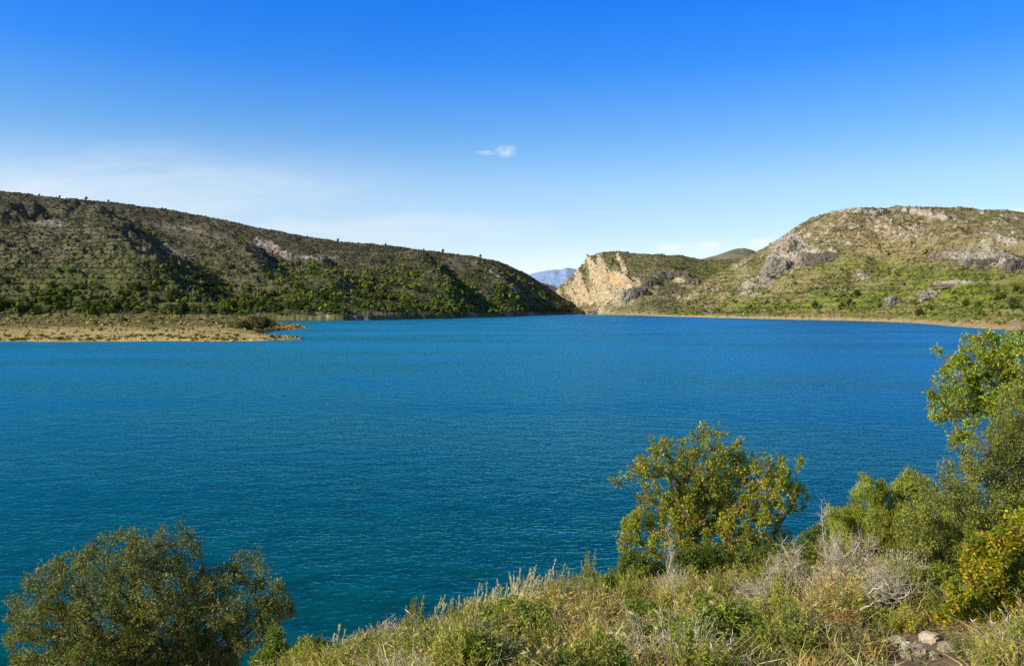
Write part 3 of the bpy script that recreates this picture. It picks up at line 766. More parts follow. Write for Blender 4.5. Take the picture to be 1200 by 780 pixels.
PG = (0.15, 0.185, 0.024); PD = (0.085, 0.11, 0.022); PY_ = (0.22, 0.25, 0.03)
protos = [far_tree(100+q, 6.0, w_, c_) for q, (w_, c_) in enumerate([(4.6, PG), (5.4, PD), (3.6, PY_), (6.2, PG), (4.0, PD), (4.4, PG), (3.3, PD), (6.8, PD), (5.0, PY_)])]

def scatter(hill, n, prob, rs, pmin=None, pmax=None):
    px = rs.uniform(pmin if pmin is not None else hill.px0+5, pmax if pmax is not None else hill.px1-5, n)
    t = rs.uniform(0.01, 1.02, n)
    x, y, z, py, mk = hill.sample(px, t)
    keep = rs.uniform(0, 1, n) < prob(px, py, t, mk, x, y)
    return np.stack([x, y, z], 1)[keep], px[keep], py[keep], t[keep], mk[keep]

def g2(px, py, x, y, a, b): return np.exp(-((px-x)/a)**2-((py-y)/b)**2)
rs = np.random.RandomState(21)
def probL(px, py, t, mk, x, y):
    cl = sstep(-0.55, 0.3, fbm(x/35, y/35, 3, 400))
    d = 1.0*sstep(300, 346, py)*sstep(-60, 200, px)*sstep(690, 560, px)+1.1*sstep(340, 350, py)*(px < 330)+0.03
    d = d*(1-0.6*sstep(362, 368, py)*(px > 330))*(t < 0.8)
    return d*cl*(1-np.clip(mk[:, 0], 0, 1)*0.8)*0.9
PL, pxL, pyL, tL, _ = scatter(hillL, 19000, probL, rs, -250, 690)
def probR(px, py, t, mk, x, y):
    cl = sstep(-0.3, 0.5, fbm(x/45, y/45, 3, 410))
    d = 0.9*g2(px, py, 840, 360, 60, 7)+0.8*g2(px, py, 980, 352, 40, 8)+1.0*g2(px, py, 1190, 350, 70, 18)+0.35*g2(px, py, 1080, 362, 70, 6)+0.12*sstep(290, 330, py)+0.02
    return d*cl*(1-np.clip(mk[:, 0], 0, 1)*0.8)
PR, pxR, pyR, tR, _ = scatter(hillR, 6500, probR, rs, 740, 1400)
def probM(px, py, t, mk, x, y):
    return (0.25*sstep(-0.3, 0.5, fbm(x/45, y/45, 3, 420))+0.5*g2(px, py, 720, 352, 30, 8))*(1-np.clip(mk[:, 0], 0, 1)*0.8)
PM, pxM, pyM, tM, _ = scatter(hillM, 900, probM, rs, 650, 880)
allP = np.concatenate([PL, PR, PM]); allpx = np.concatenate([pxL, pxR, pxM]); allpy = np.concatenate([pyL, pyR, pyM])
which = np.concatenate([np.zeros(len(PL)), np.ones(len(PR)), np.full(len(PM), 2)]).astype(int)
hgt = 3.0+6.0*rs.uniform(0, 1, len(allP))**1.6*np.where(which == 0, 1.0, 0.75)
infr = (allpx > 4) & (allpx < 1196)
hidden = (which == 1) & (allpx > 1085) & (allpy > 372)
score = np.where(infr & ~hidden, hgt/allP[:, 1], 0)
order = np.argsort(-score)
ind = order[:285]; rest = order[285:]
labs = ['small pine on the green lower slope of the left hill', 'small pine on the right hill above the shore', 'small pine on the rocky hill at the strait']
for q in ind:
    me = protos[rs.randint(len(protos))]
    o = obj('pine_tree', me, label=labs[which[q]], cat='tree', group=['pines scattered on the left hill', 'pines scattered on the right hill', 'pines on the rocky hill at the strait'][which[q]])
    s_ = hgt[q]/6.0
    o.location = allP[q]-np.array([0, 0, 0.2]); o.scale = (s_*rs.uniform(0.9, 1.15), s_*rs.uniform(0.9, 1.15), s_); o.rotation_euler = (0, 0, rs.uniform(0, 6.28))
# the rest as one wood
P = allP[rest]; hh = hgt[rest]; k3 = 4
Pc = np.repeat(P, k3, 0); hk = np.repeat(hh, k3)
Pc = Pc+np.stack([rs.uniform(-0.28, 0.28, len(hk))*hk, rs.uniform(-0.28, 0.28, len(hk))*hk, rs.uniform(0.25, 0.8, len(hk))*hk], 1)
pal = np.array([PG, PD, PY_, PG])
ck = pal[rs.randint(4, size=len(P))]; ck = np.repeat(ck, k3, 0)*rs.uniform(0.7, 1.3, (len(hk), 1))
V, Fc, C = blobs(Pc, np.stack([hk*0.26, hk*0.26, hk*0.24], 1), ck, 0.45, rs)
obj('distant_wood', mesh_np('distant_wood', V, [Fc], M_far, C), kind='stuff', label='scattered small pines covering the lower slopes')

# scrub on the hills
def scrub(hill, n, prob, pal, smin, smax, pmin, pmax, name, label, seed):
    rs = np.random.RandomState(seed)
    P, px, py, t, mk = scatter(hill, n, prob, rs, pmin, pmax)
    m = len(P)
    sz = rs.uniform(smin, smax, m)*rs.uniform(0.6, 1.2, m)
    pal = np.array(pal); c = pal[rs.randint(len(pal), size=m)]*rs.uniform(0.7, 1.3, (m, 1))
    P = P+np.stack([0*sz, 0*sz, sz*0.25], 1)
    V, Fc, C = blobs(P, np.stack([sz, sz, sz*0.75], 1), c, 0.4, rs)
    obj(name, mesh_np(name, V, [Fc], M_far, C), kind='stuff', label=label)
scrub(hillL, 60000, lambda px, py, t, mk, x, y: (0.35+0.65*sstep(-0.4, 0.4, fbm(x/60, y/60, 3, 500)))*(1-0.8*np.clip(mk[:, 0], 0, 1)),
      [(0.055, 0.065, 0.022), (0.08, 0.085, 0.028), (0.035, 0.045, 0.018), (0.12, 0.11, 0.045)], 0.6, 1.8, -200, 690, 'hill_scrub', 'low dark scrub all over the left hill', 1)
scrub(hillR, 60000, lambda px, py, t, mk, x, y: (0.25+0.65*sstep(-0.4, 0.4, fbm(x/60, y/60, 3, 510)))*(1-0.7*np.clip(mk[:, 0], 0, 1))*(t > 0.05),
      [(0.09, 0.105, 0.025), (0.14, 0.15, 0.03), (0.06, 0.07, 0.02), (0.20, 0.17, 0.06)], 0.6, 1.7, 740, 1400, 'hill_scrub', 'low green scrub all over the right hill', 2)
scrub(hillM, 9000, lambda px, py, t, mk, x, y: (0.35+0.6*sstep(-0.4, 0.4, fbm(x/60, y/60, 3, 520)))*(1-0.8*np.clip(mk[:, 0], 0, 1)),
      [(0.08, 0.08, 0.03), (0.055, 0.06, 0.022), (0.13, 0.11, 0.04)], 0.8, 2.0, 650, 880, 'hill_scrub', 'low scrub on the rocky hill at the strait', 3)

scrub(hillR, 16000, lambda px, py, t, mk, x, y: 0.9*(t < 0.08)*(t > 0.010)*sstep(-0.2, 0.3, fbm(x/30, y/30, 3, 530)),
      [(0.30, 0.24, 0.06), (0.17, 0.19, 0.03), (0.12, 0.15, 0.025), (0.36, 0.22, 0.07)], 0.8, 2.2, 740, 1400, 'shore_scrub', 'olive and rusty bushes along the right shore', 4)
scrub(hillR, 16000, lambda px, py, t, mk, x, y: 0.8*(t < 0.05)*sstep(-0.1, 0.4, fbm(x/18, y/18, 3, 540)),
      [(0.50, 0.42, 0.30), (0.36, 0.29, 0.19), (0.60, 0.52, 0.38)], 0.3, 1.1, 740, 1400, 'shore_stones', 'pale stones strewn along the right shore', 5)
scrub(hillL, 12000, lambda px, py, t, mk, x, y: 0.8*(t < 0.03)*(px > 320)*sstep(-0.1, 0.4, fbm(x/18, y/18, 3, 550)),
      [(0.17, 0.13, 0.085), (0.10, 0.085, 0.06), (0.24, 0.19, 0.12)], 0.5, 1.9, 320, 690, 'shore_stones', 'brown stones strewn along the left shore', 6)
# skyline trees of the left hill, one by one
for px, h_, lb in [(640-77, 9.5, 'lone round tree standing highest on the falling skyline of the left hill'), (519, 7, 'small tree on the left hill skyline left of the lone round tree'),
                   (452, 5.0, 'tiny dark tree on the skyline above the middle of the left hill'), (396, 6, 'dark tree on the left hill skyline, left of its middle'),
                   (101, 6.5, 'leftmost of the two rounded dark trees on the left hill skyline'), (127, 5.0, 'rightmost of the two rounded dark trees on the left hill skyline'),
                   (70, 5.0, 'dark dot of a tree near the left end of the skyline'), (46, 4.5, 'tree at the left end of the skyline on the left hill')]:
    x, y, z, py, mk = hillL.sample(np.array([float(px)]), np.array([1.0]))
    o = obj('skyline_tree', protos[1 if px != 563 else 4], label=lb, cat='tree')
    o.location = (x[0], y[0], z[0]-0.3); s_ = h_/6; o.scale = (s_, s_, s_)

# ---- reeds and tussocks on the spit
rs = np.random.RandomState(66)
m = 30000
ii = rs.randint(0, spX.size, m)
dd = spD.ravel()[ii]; XX = spX.ravel()[ii]; YY = spY.ravel()[ii]
c_ = fbm(XX/14, YY/9, 3, 67)
pr_ = np.where((dd > 0.3) & (dd < 9), 0.75*sstep(-0.35, 0.3, c_), 0.30*sstep(-0.1, 0.4, c_))*(dd > 0.3)
ii = ii[rs.uniform(0, 1, m) < pr_]
PP = np.stack([spX.ravel()[ii]+rs.uniform(-1, 1, len(ii)), spY.ravel()[ii]+rs.uniform(-1, 1, len(ii)), spZ.ravel()[ii]], 1)
sz = rs.uniform(0.25, 0.8, len(ii))*np.where(PP[:, 1] > 500, 1.7, 1.0)
pal = np.array([(0.42, 0.30, 0.08), (0.34, 0.26, 0.08), (0.20, 0.18, 0.05), (0.48, 0.36, 0.12), (0.40, 0.22, 0.06), (0.12, 0.13, 0.04)])
PP[:, 2] += sz*0.3
V, Fc, C = blobs(PP, np.stack([sz*1.1, sz*1.1, sz*0.8], 1), pal[rs.randint(6, size=len(ii))]*rs.uniform(0.7, 1.2, (len(ii), 1)), 0.45, rs)
obj('reeds', mesh_np('reeds', V, [Fc], M_far, C), kind='stuff', label='golden reeds and tussocks over the spit')
# ---- spit shrubs
def spit_spot(px, Yd):
    X_ = (px-600)/F*Yd
    iy = int(np.argmin(np.abs(yy-Yd))); ix = int(np.argmin(np.abs(pxs-px)))
    return np.array([X_, Yd, spZ[iy, ix]]), spD[iy, ix]
def bush_mesh(name, seed, col, stemcol=None, n=420, flat=0.8):
    rs = np.random.RandomState(seed)
    nb = 7
    P = np.stack([rs.uniform(-0.5, 0.5, nb), rs.uniform(-0.5, 0.5, nb), rs.uniform(0.25, 0.75, nb)*flat], 1)
    rad = rs.uniform(0.25, 0.42, nb)[:, None]*np.array([[1, 1, 0.85]])
    cc = np.array(col)[None]*rs.uniform(0.7, 1.25, (nb, 1))
    V1, F1, C1 = blobs(P, rad*0.75, cc*0.6, 0.35, rs)
    m = n//nb
    d = rdir(nb*m, rs, 0.35)
    pos = np.repeat(P, m, 0)+d*np.repeat(rad, m, 0)*rs.uniform(0.7, 1.25, (nb*m, 1))
    V2, Q2, C2 = leaf_quads(pos, d+0.5*rdir(nb*m, rs), rdir(nb*m, rs), 0.16, 0.08, np.repeat(cc, m, 0)*rs.uniform(0.6, 1.5, (nb*m, 1)), rs=rs)
    return mesh_np(name, np.concatenate([V1, V2]), [F1, Q2+len(V1)], M_far, np.concatenate([C1, C2]))
SB = [bush_mesh('spit_bush', 201, (0.42, 0.28, 0.07)), bush_mesh('spit_bush', 202, (0.20, 0.17, 0.05)), bush_mesh('spit_bush', 203, (0.14, 0.13, 0.045)), bush_mesh('spit_bush', 204, (0.36, 0.32, 0.06))]
rs = np.random.RandomState(5)
cnt = 0
SLAB = ['dry orange brown bush on the straw coloured spit', 'brown green bush on the straw coloured spit', 'dark green bush on the straw coloured spit', 'yellow green bush on the straw coloured spit']
while cnt < 270:
    px = rs.uniform(-120, 350); mode = rs.rand()
    if mode < 0.42:   # along the front edge
        Yd = rs.uniform(350, 372)
    elif mode < 0.8: Yd = rs.uniform(600, 900)
    else: Yd = math.exp(rs.uniform(math.log(360), math.log(900)))
    p, d = spit_spot(px, Yd)
    if d < 1.0: continue
    kk = rs.choice(4, p=[0.34, 0.30, 0.16, 0.20])
    o = obj('spit_bush', SB[kk], label=SLAB[kk], cat='bush', group='bushes scattered over the spit')
    s_ = rs.uniform(0.8, 2.6)*(0.75 if Yd < 450 else 1.35)*(0.6+0.4*rs.rand())
    o.location = p-np.array([0, 0, 0.1*s_]); o.scale = (s_*1.2, s_*1.2, s_*rs.uniform(0.7, 1.1)); o.rotation_euler = (0, 0, rs.uniform(0, 6))
    cnt += 1
# dense dark thicket on the spit's tip
for px, Yd, s_, kk, lb in [(283, 480, 10, 2, 'leftmost dark green dome of the thicket near the spit tip'), (300, 500, 14, 2, 'largest dark green dome of the thicket near the spit tip'),
                           (316, 520, 10.5, 2, 'rightmost dark green dome of the thicket near the spit tip'), (305, 560, 11, 0, 'orange brown bush behind the dark thicket near the spit tip'),
                           (292, 570, 9.5, 0, 'orange bush behind the left end of the dark thicket'), (318, 580, 5, 1, 'brown bush behind the right end of the dark thicket'),
                           (274, 520, 4.5, 1, 'small brown green bush left of the dark thicket'), (302, 455, 4.0, 1, 'low brown bush in front of the dark thicket'),
                           (145, 640, 5.0, 2, 'dark green bush in the middle of the spit'), (112, 560, 4.5, 0, 'orange bush left of the middle of the spit')]:
    p, d = spit_spot(px, Yd)
    o = obj('spit_thicket_bush', SB[kk], label=lb, cat='bush')
    o.location = p-np.array([0, 0, 0.2]); o.scale = (s_*0.85, s_*0.85, s_*0.72); o.rotation_euler = (0, 0, px)

# ------------------------------------------------------------------ foreground bank
edge_pts = [(-14, 3.0, 12.0), (-9, 4.2, 11.6), (-6, 5.6, 11.3), (-4, 7.2, 11.1), (-2.5, 8.8, 10.72), (-1.07, 10.0, 10.80), (0.49, 11.3, 10.68), (1.67, 12.6, 10.42), (3.9, 14.2, 10.08), (5.6, 15.0, 10.15),
            (7.5, 15.5, 10.42), (10.3, 16.0, 10.9), (14, 17, 11.3), (24, 19, 12.2)]
_ex = [p[0] for p in edge_pts]; _ey = [p[1] for p in edge_pts]; _ez = [p[2] for p in edge_pts]
def ground(X, Y):
    X = np.asarray(X, float); Y = np.asarray(Y, float)
    E = np.interp(X, _ex, _ey); EZ = np.interp(X, _ex, _ez)
    near = 12.9+0.02*X
    f = np.clip((Y-1.5)/(E-1.5), -0.6, 1)
    z = near+(EZ-near)*np.where(f > 0, f, f*0.2)
    over = np.maximum(Y-E, 0)
    z = z-over*0.62-0.10*np.minimum(over, 1.5)**2
    z = z+0.10*fbm(X/1.8, Y/1.8, 4, 800)+0.03*fbm(X/0.4, Y/0.4, 3, 810)
    return z
xs = np.concatenate([np.linspace(-60, -12, 60)[:-1], np.linspace(-12, 18, 420), np.linspace(18, 60, 50)[1:]]); ys = np.concatenate([np.linspace(-12, 4, 40)[:-1], np.linspace(4, 20, 260), np.linspace(20, 45, 60)[1:]])
X, Y = np.meshgrid(xs, ys); Z = ground(X, Y)
nx, ny = len(xs), len(ys)
i = np.arange(ny-1)[:, None]*nx+np.arange(nx-1)[None, :]
Q = np.stack([i, i+1, i+nx+1, i+nx], -1).reshape(-1, 4)
obj('bank_ground', mesh_np('bank_ground', np.stack([X, Y, Z], -1).reshape(-1, 3), [Q], M_soil, smooth=True), kind='structure', label='brown earth of the near bank')

# ---- branch skeleton
def skeleton(root, T, rs, pathw=0.35, wig=0.06, droop=0.0, segl=0.22):
    """connect targets to the root; returns node positions, parents, tip flags"""
    d = np.linalg.norm(T-root, axis=1); o_ = np.argsort(d)
    N = [np.array(root, float)]; par = [-1]; plen = [0.0]
    arr = np.zeros((len(T)*30+10, 3)); arr[0] = root; pl = np.zeros(len(arr)); cnt = 1
    tips = []
    for q in o_:
        p = T[q]
        dd = np.linalg.norm(arr[:cnt]-p, axis=1)
        # prefer nodes closer to the root than the target
        cost = dd+pathw*pl[:cnt]
        j = int(np.argmin(cost)); L = dd[j]
        k = max(1, min(20, int(L/segl)))
        prev = j; a = arr[j].copy()
        mid = (rs.normal(size=3)*wig*L); mid[2] += 0.10*L
        for s_ in range(1, k+1):
            t = s_/k
            np_ = a+(p-a)*t+mid*4*t*(1-t)*0.5+rs.normal(size=3)*wig*0.15*(1 if s_ < k else 0)
            arr[cnt] = np_; par.append(prev); pl[cnt] = pl[prev]+L/k; prev = cnt; cnt += 1
        tips.append(prev)
    return arr[:cnt], np.array(par), np.array(tips)

def radii(par, tips, n, tip_r, expo=0.5):
    w_ = np.zeros(n); w_[tips] = 1
    for q in range(n-1, 0, -1): w_[par[q]] += w_[q]
    return tip_r*np.maximum(w_, 1)**expo

def tubes(A, B, ra, rb, k=5):
    n = len(A)
    D = B-A; L = np.linalg.norm(D, axis=1, keepdims=True); D = D/np.maximum(L, 1e-6)
    A = A-D*ra[:, None]*0.3
    ref = np.where(np.abs(D[:, 2:3]) < 0.9, np.array([[0, 0, 1.0]]), np.array([[1.0, 0, 0]]))
    U = np.cross(D, ref); U /= np.linalg.norm(U, axis=1, keepdims=True); W = np.cross(D, U)
    an = np.arange(k)*2*np.pi/k
    ca = np.cos(an)[None, :, None]; sa = np.sin(an)[None, :, None]
    r0 = A[:, None]+(U[:, None]*ca+W[:, None]*sa)*ra[:, None, None]
    r1 = B[:, None]+(U[:, None]*ca+W[:, None]*sa)*rb[:, None, None]
    V = np.concatenate([r0, r1], 1).reshape(-1, 3)
    i0 = np.arange(k); i1 = (i0+1) % k
    q = np.stack([i0, i1, i1+k, i0+k], 1)
    Q = (q[None]+(np.arange(n)*2*k)[:, None, None]).reshape(-1, 4)
    return V, Q

def lobes_points(lobes, n, rs, shell=0.55):
    lob = np.array(lobes, float)   # x,y,z,rx,ry,rz
    vol = (lob[:, 3]*lob[:, 4]*lob[:, 5])**0.8; pr = vol/vol.sum()
    ch = rs.choice(len(lob), size=n, p=pr)
    d = rdir(n, rs); r = rs.uniform(shell**3, 1, n)**(1/3.)
    return lob[ch, :3]+d*lob[ch, 3:6]*r[:, None]

def lobes_px(L, Y, depth=0.9, rs=R, yj=0.5):
    """lobes given where they stand in the picture -> positions in the world"""
    out = []
    for (px, py, r) in L:
        yo = Y+rs.uniform(-yj, yj)
        p = at(px, py, yo); rr = r/F*yo
        out.append((p[0], p[1], p[2], rr, max(rr*depth, 0.12), rr))
    return out

def leafy(P_tip, D_tip, per, spread, L, W, pal, rs, bend=0.2, up=0.3, along=0.15, shape=0.5, lite=0.35, outward=0.6):
    n = len(P_tip)*per
    base = np.repeat(P_tip, per, 0); dr = np.repeat(D_tip, per, 0)
    off = rdir(n, rs)*spread*rs.uniform(0.2, 1, (n, 1))**0.7
    P = base+off-dr*along*rs.uniform(0, 1, (n, 1))
    d = rdir(n, rs)+dr*outward+off/max(spread, 1e-3)*0.6; d[:, 2] += up*0.5
    N = rdir(n, rs, 1.0)
    pal = np.array(pal)
    tipc = pal[rs.randint(len(pal), size=len(P_tip))]
    c = np.repeat(tipc, per, 0)*0.6+0.4*pal[rs.randint(len(pal), size=n)]
    c = c*(1+lite*rs.uniform(-1, 1, (n, 1)))*np.repeat(rs.uniform(0.8, 1.2, (len(P_tip), 1)), per, 0)
    Ls = L*rs.uniform(0.6, 1.2, n); Ws = W*rs.uniform(0.7, 1.2, n)
    return leaf_quads(P, d, N, Ls, Ws, c, bend, rs, shape)

def build_tree(name, label, cat, base, lobes, n_t, per, spread, L, W, pal, rs, mat=None, bark=None, tip_r=0.004, expo=0.47, shell=0.5, along=0.15,
               up=0.3, extra_bare=0, shape=0.5, pathw=0.35, group=None, crown='crown', trunk='trunk', outward=0.6, keep=None):
    base = np.array(base, float)
    T = lobes_points(lobes, n_t, rs, shell)
    bare = lobes_points([(l[0], l[1], l[2], l[3]*1.08, l[4]*1.08, l[5]*1.08) for l in lobes], extra_bare, rs, 0.9) if extra_bare else np.zeros((0, 3))
    allT = np.concatenate([T, bare])
    N, par, tips = skeleton(base, allT, rs, pathw)
    r = radii(par, tips, len(N), tip_r, expo)
    r[0] = r[0]*1.25
    idx = np.arange(1, len(N))
    V, Q = tubes(N[par[1:]], N[1:], np.minimum(r[par[1:]], r[1:]*1.6), r[1:], 5)
    t = thing(name, base, label, cat, group)
    obj(trunk, mesh_np(trunk, V-base, [Q], bark or M_bark, smooth=True), t)
    # leaves on the tips which are targets of T
    tp = N[tips]; dirs = N[tips]-N[par[tips]]; dirs /= np.maximum(np.linalg.norm(dirs, axis=1, keepdims=True), 1e-6)
    # keep only tips of leafy targets: nearest distance test
    if extra_bare:
        d = np.linalg.norm(allT-base, axis=1); o_ = np.argsort(d); leafyflag = (o_ < n_t)
        tp = tp[leafyflag]; dirs = dirs[leafyflag]
    V, Q, C = leafy(tp, dirs, per, spread, L, W, pal, rs, up=up, along=along, shape=shape, outward=outward)
    obj(crown, mesh_np(crown, V-base, [Q], mat or M_leaf, C), t)
    return t

# palettes (base colours)
OLIVE = [(0.216, 0.234, 0.055), (0.312, 0.306, 0.077), (0.132, 0.162, 0.044), (0.456, 0.396, 0.11), (0.192, 0.222, 0.055)]
CAROB = [(0.339, 0.41, 0.03), (0.42, 0.455, 0.035), (0.244, 0.334, 0.03), (0.461, 0.41, 0.04), (0.461, 0.273, 0.04)]
CAROB2 = [(0.369, 0.453, 0.04), (0.458, 0.518, 0.05), (0.267, 0.36, 0.04), (0.381, 0.32, 0.06)]
GREYG = [(0.248, 0.28, 0.048), (0.343, 0.348, 0.064), (0.177, 0.214, 0.035), (0.424, 0.388, 0.076)]
YELLOW = [(0.351, 0.39, 0.02), (0.54, 0.464, 0.02), (0.756, 0.512, 0.02), (0.216, 0.281, 0.02), (0.297, 0.354, 0.02), (0.257, 0.317, 0.02), (0.189, 0.244, 0.02), (0.675, 0.342, 0.02), (0.324, 0.366, 0.02)]
MASTIC = [(0.149, 0.216, 0.025), (0.218, 0.276, 0.03), (0.103, 0.156, 0.02), (0.287, 0.312, 0.04)]
JUNI = [(0.416, 0.451, 0.045), (0.335, 0.392, 0.04), (0.508, 0.475, 0.09)]

rs = np.random.RandomState(31)
lb = lobes_px([(165, 705, 34), (250, 760, 40), (150, 770, 50), (330, 712, 16), (315, 725, 22), (55, 705, 42), (95, 680, 42), (135, 655, 36), (168, 650, 28), (205, 645, 33), (195, 690, 40), (243, 690, 30), (285, 662, 22), (300, 672, 18), (262, 700, 35),
               (320, 700, 22), (55, 750, 45), (120, 735, 50), (185, 740, 50), (245, 745, 48), (300, 735, 30), (110, 790, 60), (220, 800, 60), (40, 715, 22)], 12, 1.0, rs, 0.8)
build_tree('olive_tree', 'broad olive green tree rising from the slope in the lower left corner', 'tree', (at(190, 0, 12)[0], 12.3, float(ground(at(190, 0, 12)[0], 12.3))-0.15), lb,
           1900, 36, 0.09, 0.056, 0.023, OLIVE, rs, mat=M_leafm, shell=0.55, along=0.12, tip_r=0.003, extra_bare=50, expo=0.42)

lb = lobes_px([(868, 545, 24), (866, 578, 28), (770, 662, 24), (860, 665, 26), (905, 625, 24), (735, 635, 18), (820, 590, 40), (790, 535, 30), (762, 548, 24), (830, 520, 26), (815, 560, 38), (855, 545, 26), (905, 548, 22), (935, 538, 8), (905, 575, 30), (932, 583, 18), (722, 562, 9), (745, 560, 12),
               (765, 590, 28), (800, 600, 34), (840, 595, 34), (875, 610, 32), (750, 620, 24), (790, 640, 30), (835, 645, 32), (880, 645, 28), (745, 605, 12), (868, 518, 10), (760, 515, 6)], 15, 0.9, rs, 0.7)
cb = (at(825, 0, 15)[0], 15.0, float(ground(at(825, 0, 15)[0], 15.0))-0.15)
build_tree('carob_tree', 'leafy young tree with yellow green and rusty leaves standing alone against the water', 'tree', cb, lb,
           1700, 20, 0.07, 0.060, 0.036, CAROB, rs, shell=0.2, along=0.12, tip_r=0.004, expo=0.39, extra_bare=30, shape=0.55)

lb = lobes_px([(1155, 408, 20), (1135, 425, 26), (1175, 408, 24), (1200, 425, 30), (1105, 455, 17), (1125, 470, 25), (1160, 455, 30), (1195, 465, 35), (1100, 482, 14), (1135, 395, 7), (1110, 425, 12),
               (1225, 450, 40), (1250, 480, 50), (1125, 503, 14), (1170, 500, 25), (1210, 395, 18), (1250, 420, 30), (1101, 408, 6)], 13.2, 0.9, rs, 0.6)
build_tree('carob_tree', 'tall tree with bright green rosette leaves at the right edge, reaching the far shore line', 'tree',
           (at(1190, 0, 13.2)[0], 13.4, float(ground(at(1190, 0, 13.2)[0], 13.4))-0.15), lb, 850, 30, 0.08, 0.062, 0.040, CAROB2, rs, shell=0.35, tip_r=0.0035, expo=0.38, extra_bare=20, shape=0.55)

lb = lobes_px([(1100, 590, 24), (1088, 605, 24), (1070, 600, 18), (1185, 500, 28), (1160, 535, 30), (1195, 550, 40), (1130, 560, 26), (1105, 572, 16), (1150, 590, 36), (1190, 610, 45), (1115, 600, 28), (1080, 620, 28), (1125, 640, 38),
               (1075, 655, 28), (1105, 680, 28), (1230, 560, 60), (1220, 640, 60), (1068, 549, 7), (1085, 560, 9), (1165, 650, 35), (1055, 640, 14), (1140, 505, 10), (1112, 520, 6), (1185, 470, 16), (1205, 455, 18)], 11, 0.9, rs, 0.6)
build_tree('oak_bush', 'tall dense grey green bush below the bright rosette leaved tree', 'bush',
           (at(1150, 0, 11)[0], 11.2, float(ground(at(1150, 0, 11)[0], 11.2))-0.1), lb, 1900, 42, 0.09, 0.042, 0.018, GREYG, rs, mat=M_leafm, shell=0.4, tip_r=0.003, expo=0.36, extra_bare=70, crown='foliage', trunk='stems')

lb = lobes_px([(1165, 640, 24), (1190, 625, 22), (1140, 650, 14), (1195, 660, 32), (1150, 675, 24), (1175, 700, 34), (1215, 690, 40), (1120, 690, 12), (1110, 715, 14), (1150, 715, 24), (1230, 640, 30),
               (1190, 722, 22), (1135, 632, 8), (1197, 604, 12), (1225, 720, 30)], 8.6, 0.8, rs, 0.4)
build_tree('yellow_bush', 'bush of yellow and lime autumn leaves in the lower right corner', 'bush',
           (at(1180, 0, 8.6)[0], 8.7, float(ground(at(1180, 0, 8.6)[0], 8.7))-0.05), lb, 950, 26, 0.065, 0.04, 0.034, YELLOW, rs, shell=0.4, tip_r=0.003, extra_bare=20, shape=0.45, crown='foliage', trunk='stems')

lb = lobes_px([(985, 612, 16), (975, 598, 9), (1070, 565, 14), (1085, 575, 16), (1025, 572, 14), (1000, 600, 14), (1015, 575, 12), (1012, 560, 7), (1035, 590, 18), (1060, 585, 18), (1050, 572, 10), (1030, 615, 26), (1060, 615, 24), (1005, 625, 20), (1080, 590, 16), (1000, 583, 8), (1045, 640, 22)], 12.6, 0.9, rs, 0.4)
build_tree('juniper_bush', 'light yellow green feathery bush left of the tall grey green bush', 'bush',
           (at(1035, 0, 12.6)[0], 12.8, float(ground(at(1035, 0, 12.6)[0], 12.8))-0.1), lb, 800, 60, 0.07, 0.05, 0.012, JUNI, rs, mat=M_leafm, shell=0.4, tip_r=0.003, expo=0.36, up=1.5, crown='foliage', trunk='stems', outward=1.2)

lb = lobes_px([(970, 622, 16), (955, 635, 18), (985, 610, 12), (975, 645, 18)], 14.2, 0.9, rs, 0.3)
build_tree('mastic_bush', 'dark round bush between the lone tree and the feathery bush', 'bush', (at(968, 0, 14.2)[0], 14.3, float(ground(at(968, 0, 14.2)[0], 14.3))-0.1), lb,
           340, 30, 0.07, 0.04, 0.024, MASTIC, rs, shell=0.4, crown='foliage', trunk='stems')
for (ls, Yd, lab) in [
    ([(745, 660, 22), (730, 675, 16), (765, 675, 22), (750, 690, 16)], 13.2, 'bright green rounded bush at the left foot of the lone tree'),
    ([(800, 665, 24), (825, 655, 22), (850, 668, 24), (820, 680, 18)], 13.8, 'dark green bush right under the middle of the lone tree'),
    ([(885, 660, 22), (905, 650, 18), (920, 665, 18), (935, 645, 12)], 14.0, 'dark green bush at the right foot of the lone tree'),
    ([(930, 700, 12), (945, 712, 14)], 11.0, 'small vivid green bush among the pale dead twigs'),
    ([(985, 715, 13), (972, 705, 10), (1000, 708, 12)], 10.2, 'vivid green bush in front of the pale dead shrubs'),
    ([(525, 765, 16), (512, 775, 14), (542, 775, 14), (527, 752, 8)], 8.8, 'bright green bush at the bottom edge left of centre'),
    ([(365, 770, 24), (345, 780, 20), (390, 775, 16)], 9.6, 'dark green bush right of the olive green tree at the bottom edge'),
    ([(325, 760, 14), (315, 780, 20), (322, 742, 9)], 10.2, 'lime green sprig bush touching the right side of the olive green tree'),
    ([(1020, 730, 12), (1035, 722, 9)], 9.4, 'small green bush left of the pale stones'),
]:
    l2 = lobes_px(ls, Yd, 0.9, rs, 0.25)
    cx = float(np.mean([q[0] for q in ls])); X_ = at(cx, 0, Yd)[0]
    bb = (X_, Yd+0.05, float(ground(X_, Yd+0.05))-0.08)
    pal = MASTIC if 'dark' in lab else [(0.24, 0.31, 0.03), (0.19, 0.26, 0.03), (0.31, 0.34, 0.04)]
    nt = int(60+sum(q[2]**2 for q in ls)*0.25)
    build_tree('mastic_bush', lab, 'bush', bb, l2, nt, 28, 0.065, 0.04, 0.024, pal, rs, shell=0.35, crown='foliage', trunk='stems', tip_r=0.003)

